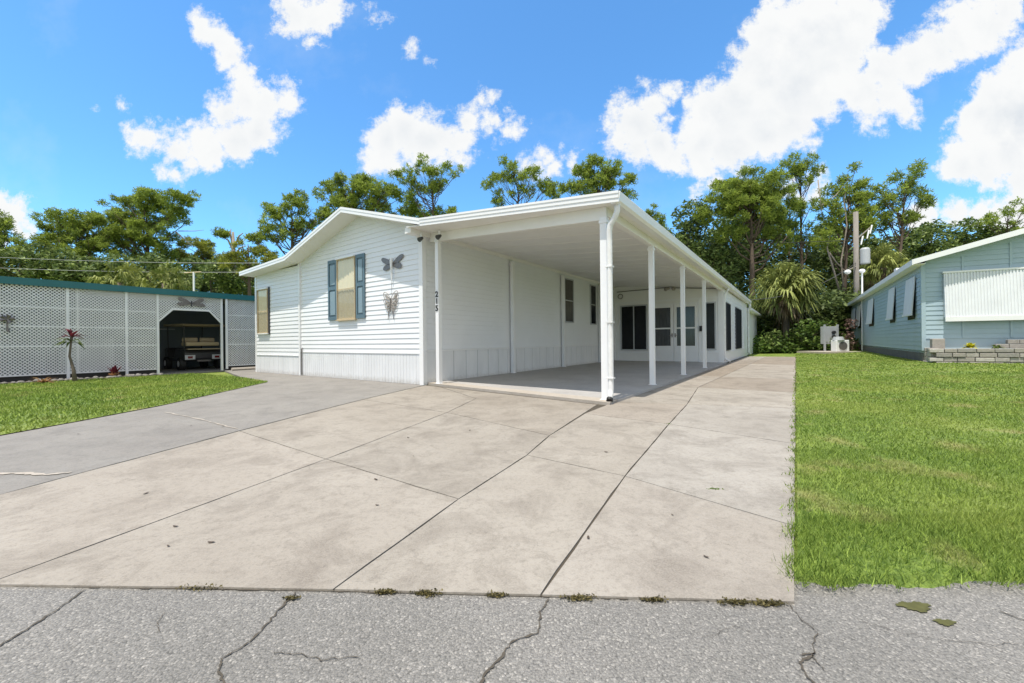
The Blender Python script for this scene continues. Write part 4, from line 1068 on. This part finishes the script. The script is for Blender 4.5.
for i, (a, c, m) in enumerate((((W(857, 262, Yp)), W(744, 300, 23), 'wire'), (W(857, 240, Yp), W(560, 235, 60), 'wire'), (W(856, 300, Yp), W(760, 330, 34), 'wire'))):
    b = MB(); b.tube(span(a, c, .7), .02, 5)
    tag(b.build('power_line', M[m]), ['thin cable from the utility pole to the sunroom eave', 'thin cable from the utility pole passing behind the home', 'low slack cable from the utility pole across the thicket'][i], 'cable', 'cables from the utility pole')
for i, (va, vc) in enumerate(((258, 263), (269, 272))):
    b = MB(); b.tube(span(W(-60, va-4, 30), W(260, vc, 30), .2), .012, 5)
    tag(b.build('power_line', M['paleline']), 'pale cable strung across the pines behind the lattice carport', 'cable', 'pale cables behind the lattice carport')
# lamp mast by blue house side
g = G(862.5, 352.5); lm = wroot('mast_light', g[0], g[1], .05, 'slim white mast with round white top standing beside the blue house side wall', 'mast')
zt = W(863, 271, g[1])[2]
b = MB(); b.tube([(g[0], g[1], .0), (g[0]+.02, g[1], zt-.1)], .045, 8); b.build('pole', M['white'], lm)
b = MB(); b.ball((g[0]+.02, g[1], zt), .16, 10, (1, 1, .8)); b.build('globe', M['white'], lm, smooth=True)
# electrical panel, condenser, pad
Yb = 24.5
c = W(833, 345, Yb); ep = wroot('meter_cabinet', c[0], c[1], 0, 'grey utility cabinet on posts with black meters at the edge of the thicket', 'cabinet')
l_, r_ = W(823.5, 340, Yb)[0], W(838, 340, Yb)[0]; zt = W(830, 326.5, Yb)[2]; zb = W(830, 344, Yb)[2]
b = MB(); b.box(l_, r_, Yb, Yb+.25, zb, zt); b.build('box', M['grey'], ep, bevel=.02)
for xx in (l_+.05, r_-.05):
    b = MB(); b.box(xx-.05, xx+.05, Yb-.06, Yb-.0, 0, zt+.12); b.build('post', M['grey'], ep)
for zz in (1.25, .98):
    b = MB(); b.tube([(r_-.3, Yb-.12, zz), (r_-.3, Yb, zz)], .10, 12); b.build('meter', M['black'], ep)
g = W(840, 345, 23.2); cu = wroot('condenser_unit', g[0], g[1], 0, 'small white air conditioner condenser with round dark grille beside the utility cabinet', 'air conditioner')
b = MB(); b.box(g[0]-.38, g[0]+.38, 23.0, 23.4, .12, .78); b.build('case', M['white'], cu, bevel=.03)
b = MB(); b.tube([(g[0], 22.99, .45), (g[0], 22.97, .45)], .24, 18); b.build('grille', M['metalgrey'], cu)
b = MB(); b.tube([(g[0]-.1, 23.2, .78), (g[0]-.1, 23.2, .98)], [.3, .22], 12); b.build('fan_cap', M['grey'], cu)
b = MB(); b.box(g[0]-1.3, g[0]+.9, 22.6, 24.9, .0, .12); struct(b.build('concrete_pad', M['slabedge']))

# ================================================================= TREES
def frame_rand(n): v = RNG.normal(size=(n, 3)); return v/np.linalg.norm(v, axis=1)[:, None]
def needle_mesh(centers, name, m, parent, L0=.31, wd=.029, k=9):
    n = len(centers); d = RNG.normal(size=(n*k, 3)); d[:, 2] = d[:, 2]*.9 + .35
    d /= np.linalg.norm(d, axis=1)[:, None]
    s = np.cross(d, frame_rand(n*k)); s /= np.linalg.norm(s, axis=1)[:, None]
    c = np.repeat(centers, k, 0); l = L0*RNG.uniform(.6, 1.15, n*k)[:, None]
    tipw = wd*1.1
    v = np.stack([c - s*wd*.5, c + s*wd*.5, c + d*l + s*tipw*.9, c + d*l - s*tipw*.9], 1).reshape(-1, 3)
    t = np.repeat(RNG.uniform(0, 1, n), k)*.7 + RNG.uniform(0, .3, n*k)
    return fastmesh(name, v, 4, m, parent, t)
def leaf_mesh(centers, name, m, parent, size=.16):
    n = len(centers); a = frame_rand(n); a[:, 2] = a[:, 2]*.6; a /= np.linalg.norm(a, axis=1)[:, None]
    nrm = frame_rand(n); nrm[:, 2] = np.abs(nrm[:, 2])+.3
    b2 = np.cross(nrm, a); b2 /= np.linalg.norm(b2, axis=1)[:, None]
    s = size*RNG.uniform(.6, 1.3, n)[:, None]
    v = np.stack([centers-a*s, centers-b2*s*.5, centers+a*s, centers+b2*s*.5], 1).reshape(-1, 3)
    return fastmesh(name, v, 4, m, parent, RNG.uniform(0, 1, n)**1.2)
def crown_points(ells, Y, depthk, dens, sub, subr, flat=.8):
    """ells: (u,v,ru,rv) in view; returns tuft centres and clump centres"""
    pts = []; cl = []
    for (u, v, ru, rv) in ells:
        c = W(u, v+1, Y); rx = ru*1.02*Y/FP; rz = rv*1.15*Y/FP; ry = (rx+rz)/2*depthk
        ncl = max(3, int(sub*rx*rz*6.5))
        cy = c[1] + RNG.uniform(-.25, .25)*rx
        for _ in range(ncl):
            d = RNG.normal(size=3); d /= np.linalg.norm(d); rad = RNG.uniform(.35, 1)**.5
            q = np.array([c[0]+d[0]*rx*rad, cy+d[1]*ry*rad, c[2]+d[2]*rz*rad])
            cl.append(q); r = subr*RNG.uniform(.6, 1.35)
            n = int(dens*r*r*RNG.uniform(.7, 1.3))+3
            e = RNG.normal(size=(n, 3)); e /= np.linalg.norm(e, axis=1)[:, None]; e *= RNG.uniform(.3, 1, n)[:, None]**.5*r; e[:, 2] *= flat
            pts.append(q+e)
    return np.concatenate(pts), cl
def limbs(mb, base, top, r0, cl, kbranch, start=.35, bend=None):
    """trunk then limbs from trunk to groups of clumps"""
    base = Vector(base); top = Vector(top); n = 8; pts = []
    r5 = random.Random(int(abs(base.x)*100)+3)
    off = Vector((r5.uniform(-.3, .3), r5.uniform(-.3, .3), 0))
    for i in range(n+1):
        t = i/n; p = base.lerp(top, t) + off*math.sin(t*math.pi)*1.0
        if bend: p += Vector(bend)*math.sin(t*math.pi)
        pts.append(p)
    mb.tube(pts, [r0*(1-.9*i/n) for i in range(n+1)], 8)
    cs = [Vector(c) for c in cl]; r5.shuffle(cs)
    for c in cs[:kbranch]:
        hfrac = max(start, min(.95, ((c.z-base.z)/(top.z-base.z)) - .12 - .25*((Vector((c.x, c.y, 0))-Vector((top.x, top.y, 0))).length/(top.z-base.z))))
        i = hfrac*n; k = int(i); a = pts[k].lerp(pts[min(n, k+1)], i-k)
        m1 = a.lerp(c, .4) + Vector((0, 0, -.12*(c-a).length + r5.uniform(-.3, .3))); m2 = a.lerp(c, .75) + Vector((r5.uniform(-.2, .2), r5.uniform(-.2, .2), r5.uniform(-.25, .1)))
        rb = r0*(1-.72*hfrac)*.42
        mb.tube([a, m1, m2, c], [rb, rb*.7, rb*.45, rb*.18], 5)
        for _ in range(2):
            e = m2 + Vector((r5.uniform(-.8, .8), r5.uniform(-.8, .8), r5.uniform(.1, .8))); mb.tube([m1.lerp(m2, r5.uniform(.2, .9)), e], [rb*.35, rb*.12], 4)
def pine(label, ub, Y, ells, top=None, dens=85, sub=1.0, subr=.5, kb=26, r0=.28, m='pine', depthk=.8, group='pines behind the homes', start=.35, dead=None):
    x, _, _ = W(ub, 340, Y); r = wroot('pine_tree', x, Y, 0, label, 'pine tree', group)
    pts, cl = crown_points(ells, Y, depthk, dens, sub, subr)
    needle_mesh(pts, 'crown', M[m], r)
    t = W(*(top or (ells[0][0], ells[0][1])), Y); b = MB(); limbs(b, (x, Y, -.1), t, r0, cl, kb, start); b.build('trunk', M['bark'], r, smooth=True)
    if dead:
        b = MB()
        for path, rd in dead: b.tube([W(u, v, Y-.6) for u, v in path], [.75*rd*(1-.7*i/(len(path)-1)) for i in range(len(path))], 6)
        b.build('dead_limb', M['deadbark'], r, smooth=True)
    return r
def broad(name, label, cat, ub, Y, ells, m='oak', dens=150, sub=1.0, subr=.72, size=.17, kb=14, r0=.22, group=None, depthk=.8):
    x, _, _ = W(ub, 340, Y); r = wroot(name, x, Y, 0, label, cat, group)
    pts, cl = crown_points(ells, Y, depthk, dens, sub, subr, .8)
    leaf_mesh(pts, 'crown', M[m], r, size)
    t = W(ells[0][0], ells[0][1], Y); b = MB(); limbs(b, (x, Y, -.1), t, r0, cl, kb, .2); b.build('trunk', M['bark'], r, smooth=True)
    return r
def palm(label, u, v, Y, rad, nf=52, dead=14, base_u=None, group='cabbage palms'):
    c = W(u, v, Y); x = c[0]; r = wroot('cabbage_palm', x, Y, 0, label, 'palm', group)
    b = MB(); b.tube([(x, Y, -.1), (x+.05, Y, c[2]*.5), (x, Y, c[2])], [.2, .17, .19], 10); b.build('trunk', M['palmbark'], r, smooth=True)
    for nm, n, er, mm in (('fronds', nf, (-.7, 1.5), 'palm'), ('dead_fronds', dead, (-1.35, -.6), 'dead')):
        V = []; T = []
        for i in range(n):
            a = RNG.uniform(0, 2*math.pi); e = RNG.uniform(*er); L0 = rad*RNG.uniform(.45, 1.05)
            d = np.array([math.cos(a)*math.cos(e), math.sin(a)*math.cos(e), math.sin(e)]); sd_ = np.array([-math.sin(a), math.cos(a), 0]); upv = np.cross(sd_, d)
            p0 = c; p1 = c + d*L0*.58; t = RNG.uniform(0, 1)
            V += [p0-sd_*.02, p0+sd_*.02, p1+sd_*.015, p1-sd_*.015]; T.append(.5)
            tw = RNG.uniform(.3, 1); tw2 = RNG.choice([-1, 1])*math.sqrt(1-tw*tw)
            for k in range(17):
                f = (k-8)/8*2.0+RNG.uniform(-.08, .08); dd = d*math.cos(f) + sd_*math.sin(f)*tw + upv*math.sin(f)*tw2 + RNG.normal(0, .08, 3); Ll = L0*.42*RNG.uniform(.75, 1.1)*(1-.2*abs(f)/2)
                q1 = p1 + dd*Ll*.6; q2 = p1 + dd*Ll + np.array([0, 0, -.45*Ll*(1 if mm == 'palm' else .7)]); w = upv*.0 + np.cross(dd, upv)*.045*rad/2
                V += [p1-w*.3, p1+w*.3, q1+w, q1-w, q1-w, q1+w, q2+w*.15, q2-w*.15]; tt = min(1, max(0, t*.6+RNG.uniform(0, .4))); T += [tt, tt]
        if n: fastmesh(nm, np.array(V), 4, M[mm], r, np.array(T))
    return r
# --- left group
pine('broad flat topped pine, tallest behind the left lattice carport', 150, 40, [(140, 205, 28, 14), (110, 212, 18, 15), (168, 203, 26, 10), (192, 200, 14, 6), (132, 228, 30, 14), (158, 232, 24, 12), (110, 240, 22, 12), (176, 218, 12, 8), (150, 250, 22, 10)], top=(146, 205), kb=40, r0=.36,
     dead=[([(176, 232), (185, 240), (192, 246)], .10), ([(178, 231), (195, 231), (204, 230)], .06)])
pine('rounded pine just left of the tallest flat topped one', 92, 38, [(75, 222, 22, 12), (95, 232, 22, 14), (55, 232, 16, 14), (72, 245, 26, 14), (100, 252, 18, 12), (45, 222, 8, 8)], top=(80, 220), kb=26)
pine('pine cut by the left edge of the photo', 0, 36, [(-4, 232, 18, 16), (14, 245, 18, 14), (-10, 256, 24, 14), (4, 224, 8, 8)], top=(-4, 228), kb=20)
pine('yellowish low pine between the flat topped pine and the bare snag', 205, 44, [(195, 250, 18, 12), (213, 258, 16, 14), (182, 264, 20, 14), (228, 266, 14, 12)], top=(203, 246), m='pineyellow', kb=20)
broad('oak_tree', 'dark bushy oak low behind the left end of the teal roof', 'oak tree', 20, 34, [(20, 262, 40, 16), (-15, 268, 30, 16), (50, 268, 30, 14)], kb=8)
broad('oak_tree', 'bushy oak filling the gap under the flat topped pine', 'oak tree', 120, 35, [(100, 268, 40, 14), (140, 270, 35, 14), (75, 272, 25, 12)], kb=8)
broad('oak_tree', 'green bushy oak behind the right end of the teal roof', 'oak tree', 215, 36, [(210, 276, 34, 14), (240, 275, 20, 16), (180, 280, 22, 10)], kb=8)
palm('fan palm showing above the middle of the teal roof edge', 120, 283, 27, 2.0, 40, 5)
palm('fan palm showing above the teal roof edge near the T antenna', 165, 284, 27, 1.9, 40, 5)
sn = W(235, 340, 41); s_ = wroot('dead_snag', sn[0], 41, 0, 'bare broken grey snag with one green tuft left of the home roof', 'dead tree')
b = MB(); b.tube([(sn[0], 41, 0), W(234, 260, 41), W(233, 232, 41)], [.3, .22, .10], 8)
for pth in ([(234, 252), (228, 240), (224, 238)], [(234, 248), (239, 236), (243, 233)], [(233, 244), (230, 234), (231, 229)], [(234, 256), (240, 248), (246, 246)]): b.tube([W(u, v, 41) for u, v in pth], [.12, .08, .04], 5)
b.build('trunk', M['deadbark'], s_, smooth=True)
pts, cl = crown_points([(221, 235, 5, 4)], 41, .8, 150, 2.5, .4); needle_mesh(pts, 'crown', M['pine'], s_)
pine('open sparse pine just left of the home roof peak', 285, 36, [(268, 216, 14, 8), (258, 228, 12, 9), (290, 208, 10, 12), (300, 200, 8, 8), (284, 230, 16, 10), (262, 244, 16, 10), (300, 222, 12, 10), (318, 215, 12, 10)], top=(292, 205), kb=34, sub=.85)
pine('pine with yellowish needles low beside the left corner of the home roof', 250, 34, [(248, 246, 12, 10), (240, 262, 14, 10), (262, 256, 14, 8)], top=(248, 244), m='pineyellow', kb=12)
pine('wide dense rounded pine above the home roof peak', 360, 37, [(345, 184, 24, 10), (330, 194, 14, 12), (370, 190, 22, 10), (355, 200, 28, 12), (385, 198, 18, 10), (400, 206, 22, 9), (340, 210, 20, 10), (425, 210, 16, 8)], top=(352, 186), kb=30, r0=.34, dens=95)
pine('tall open pine with see through crown left of the carport corner', 440, 36, [(430, 166, 16, 8), (410, 176, 12, 9), (450, 170, 12, 8), (430, 182, 14, 8), (412, 190, 9, 7), (452, 208, 10, 5), (395, 172, 4, 4), (442, 186, 10, 6)], top=(432, 170), kb=36, sub=.8, subr=.45, r0=.24, start=.5)
pine('round open pine above the middle of the carport front', 520, 36, [(508, 170, 14, 9), (496, 184, 12, 10), (530, 172, 14, 9), (545, 180, 12, 8), (520, 186, 14, 8), (556, 190, 8, 6), (502, 197, 10, 6)], top=(518, 174), kb=36, sub=.85, subr=.48, r0=.24, start=.5)
pine('dense domed pine just above the carport corner', 600, 37, [(598, 170, 22, 9), (580, 180, 14, 10), (615, 178, 16, 10), (628, 188, 7, 10), (595, 186, 20, 9), (566, 186, 6, 7)], top=(598, 176), kb=34, dens=95, r0=.28, start=.5)
# --- right group
pine('small distant pine peeking over the carport eave', 655, 50, [(655, 212, 10, 6), (664, 222, 8, 6), (648, 217, 5, 5)], top=(656, 214), kb=12)
broad('oak_tree', 'dark spreading oak above the sunroom eave', 'oak tree', 700, 38, [(690, 215, 20, 12), (678, 235, 18, 18), (705, 238, 28, 20), (695, 260, 28, 18), (725, 265, 24, 20), (715, 285, 22, 16)], kb=26, size=.16)
pine('largest domed pine right of the sunroom, bright green', 752, 36, [(752, 184, 32, 13), (728, 194, 24, 15), (772, 198, 22, 16), (745, 206, 34, 16), (752, 196, 26, 16), (715, 212, 14, 10), (760, 226, 26, 12), (735, 232, 18, 8), (780, 240, 14, 12)], top=(750, 186), kb=46, dens=95, r0=.36)
pine('tall slim pine between the domed pine and the leaning dead limbs', 806, 37, [(800, 162, 14, 9), (788, 168, 8, 7), (812, 172, 8, 6), (799, 176, 10, 6), (804, 206, 10, 7), (790, 222, 10, 8), (812, 232, 10, 10)], top=(801, 164), kb=26, sub=.9, r0=.22, start=.4)
pine('slim straight pine with bare lower trunk behind the cabbage palm', 790, 42, [(790, 205, 12, 8), (782, 216, 10, 8), (798, 246, 10, 8)], top=(790, 202), kb=14, r0=.22, start=.6)
pine('ragged pine with bleached dead limbs left of the utility pole', 842, 34, [(852, 178, 14, 9), (838, 190, 10, 8), (865, 192, 12, 9), (846, 205, 18, 10), (828, 212, 14, 12), (866, 212, 12, 12), (845, 228, 18, 12), (826, 236, 10, 14)], top=(850, 182), kb=40, sub=.8, r0=.26,
     dead=[([(842, 300), (833, 268), (827, 248), (833, 228), (841, 214), (850, 205)], .11), ([(829, 252), (836, 262), (846, 272), (852, 285)], .08), ([(845, 300), (841, 262), (847, 225), (844, 200), (848, 176)], .10), ([(822, 205), (835, 196), (845, 185)], .08), ([(860, 220), (850, 212), (846, 200)], .08), ([(818, 180), (822, 215)], .06)])
pine('leaning pine with open tufted crown right of the utility pole', 885, 34, [(908, 176, 16, 9), (900, 188, 12, 8), (922, 186, 10, 8), (926, 199, 8, 4), (888, 205, 14, 10), (898, 218, 12, 9), (880, 222, 12, 12), (912, 214, 6, 5), (874, 190, 10, 8)], top=(905, 180), kb=40, sub=.85, subr=.46, r0=.22, start=.3)
broad('oak_tree', 'dark oak crown filling the sky line above the blue house side', 'oak tree', 940, 40, [(930, 238, 30, 12), (965, 232, 26, 12), (905, 248, 26, 14), (985, 240, 22, 12), (945, 255, 40, 14), (900, 268, 24, 12)], kb=20)
pine('thin topped pine above the blue house gable', 1000, 38, [(1002, 214, 12, 6), (1018, 208, 12, 6), (990, 220, 8, 6), (1030, 215, 10, 8), (1012, 226, 12, 5)], top=(1008, 212), kb=24, sub=.8, subr=.42, r0=.2, start=.4)
broad('oak_tree', 'oak behind the right end of the blue house roof', 'oak tree', 1040, 42, [(1030, 240, 34, 12), (1000, 248, 30, 12)], kb=10)
palm('large yellow green cabbage palm beyond the end of the sunroom', 785, 292, 27, 2.55, 190, 30)
palm('cabbage palm behind the blue house roof beside the utility pole', 884, 268, 31, 2.3, 100, 24)
palm('cabbage palm with drying fronds left of the mast by the blue house', 866, 292, 33, 2.0, 80, 20)
broad('oak_tree', 'tall mid green oak filling the gaps behind the domed pine', 'oak tree', 740, 44, [(735, 232, 26, 16), (765, 240, 26, 18), (712, 250, 22, 18), (750, 262, 34, 14)], kb=14, size=.18)
broad('oak_tree', 'mid green oak filling the gaps behind the bleached dead limbs', 'oak tree', 838, 44, [(828, 240, 20, 16), (855, 246, 22, 16), (880, 252, 18, 14), (840, 262, 34, 14)], kb=14, size=.18)
# understory
broad('shrub', 'light green shrub at the lawn end left of the utility cabinet', 'shrub', 812, 25.5, [(812, 334, 13, 9), (800, 342, 10, 6), (822, 326, 7, 7), (806, 325, 6, 5)], m='bush', kb=5, r0=.05, size=.12, dens=200, sub=1.6, subr=.45, group='shrubs at the lawn end')
broad('shrub', 'dusty pink shrub between the condenser and the blue house', 'shrub', 853, 25, [(853, 338, 6, 9), (850, 345, 7, 5), (856, 325, 4, 8)], m='pink', kb=5, r0=.04, size=.09, dens=260, sub=2.4, subr=.35, group='shrubs at the lawn end')
broad('shrub', 'dark shrub against the end of the white shed', 'shrub', 768, 26, [(770, 335, 8, 10), (778, 342, 14, 8), (790, 338, 10, 10)], m='oak', kb=5, r0=.05, size=.12, dens=200, sub=1.6, subr=.45, group='shrubs at the lawn end')
g = W(829, 340, 24)
# thicket: one mass nobody could count
def band(segs, Y0, Y1, dens, name, m, size):
    P = []
    for (u0, u1, vt0, vt1) in segs:
        for _ in range(int(dens*(u1-u0))):
            f = RNG.uniform(); u = u0+(u1-u0)*f; Y = RNG.uniform(Y0, Y1); zt = W(u, (vt0+(vt1-vt0)*f)+RNG.uniform(-3, 9), Y)[2]
            z = zt*RNG.uniform(0, 1)**.75; c = np.array([W(u, 340, Y)[0], Y, z]); r = RNG.uniform(.35, .85); n = int(70*r*r)+6
            e = RNG.normal(size=(n, 3)); e /= np.linalg.norm(e, axis=1)[:, None]; P.append(c + e*r*RNG.uniform(.4, 1, n)[:, None])
    P = np.concatenate(P); P = P[P[:, 2] > 0]
    return stuff(leaf_mesh(P, name, m, None, size))
band([(-140, 260, 266, 264), (260, 640, 290, 290), (640, 745, 262, 248), (745, 870, 246, 250), (870, 1160, 258, 258)], 39, 47, 6.5, 'thicket', M['brush'], .2)
band([(745, 868, 300, 296)], 29, 36, 9, 'undergrowth', M['brush'], .17)
band([(750, 866, 343, 345)], 25.5, 28, 3, 'ground_cover', M['bush'], .12)

# ================================================================= WEEDS ALONG THE ROAD EDGE
wd = [(200, 586, .05, 'low mossy weed strip on the road edge below the second slab'), (428, 592, .035, 'brown dried weed tuft on the road edge left of the centre joint'), (386, 591, .03, 'flat green weed left of the dried brown tuft'), (497, 594, .03, 'small green weed left of the long driveway joint end'),
      (580, 596.5, .022, 'olive weed clump on the road edge right of the long joint'), (655, 598.5, .025, 'thin weed in the road edge gap under the right slab'), (738, 601, .04, 'wide mossy weed strip near the lower right driveway corner'), (770, 602, .025, 'small weed at the driveway corner beside the lawn'),
      (291, 597, .02, 'weed sprouting at the top of the long asphalt crack'), (668, 424, .018, 'tiny green weed in the walkway joint below the carport'), (716, 489, .02, 'tiny green weed in the cross joint of the right slab'), (609, 403, .035, 'weeds at the foot of the carport downspout')]
for i, (u, v, r, lab) in enumerate(wd):
    g = G(u, v); w = wroot('weed', g[0], g[1], 0, lab, 'weed', 'weeds in the concrete joints')
    V = []; T = []
    n = int(np.random.default_rng(i+3).uniform(60, 230)); r *= float(np.random.default_rng(i).uniform(.6, 1.5))
    c = np.column_stack([RNG.normal(0, r*.75, n)+g[0], RNG.normal(0, r*.2, n)+g[1], np.abs(RNG.normal(0, .0042, n))-.005])
    leaf_mesh(c, 'leaves', M['weed' if i not in (9, 10) else 'bush'], w, .0065)
rl = random.Random(21)
for i in range(16):
    u, v = rl.uniform(60, 760), rl.uniform(420, 575); g = G(u, v)
    if toH(g)[0] > 2.0: continue
    sz = rl.uniform(.008, .018); a = rl.uniform(0, 6.28)
    P = [(g[0]+sz*(math.cos(t)*math.cos(a)-.45*math.sin(t)*math.sin(a)), g[1]+sz*(math.cos(t)*math.sin(a)+.45*math.sin(t)*math.cos(a)), .003+.004*abs(math.cos(t))) for t in np.linspace(0, 5.6, 9)]
    b = MB(); b.add(P, [tuple(range(9))]); tag(b.build('dry_leaf', M['leaf']), 'tiny dark dry leaf lying on the pale driveway', 'leaf', 'dry leaves on the driveway')
for i, (u, v, r) in enumerate(((915, 606, .05), (945, 622, .03))):
    g = G(u, v, -.006); K = lambda t: r*(1+.16*math.sin(3*t+i)+.12*math.sin(7*t+2*i)+.08*math.sin(17*t)); P = [(g[0]+K(t)*math.cos(t), g[1]+.5*K(t)*math.sin(t), -.006) for t in np.linspace(0, 6.22, 70)]
    b = MB(); b.add(P, [tuple(range(70))]); b.build('moss_patch', M['moss'], road)
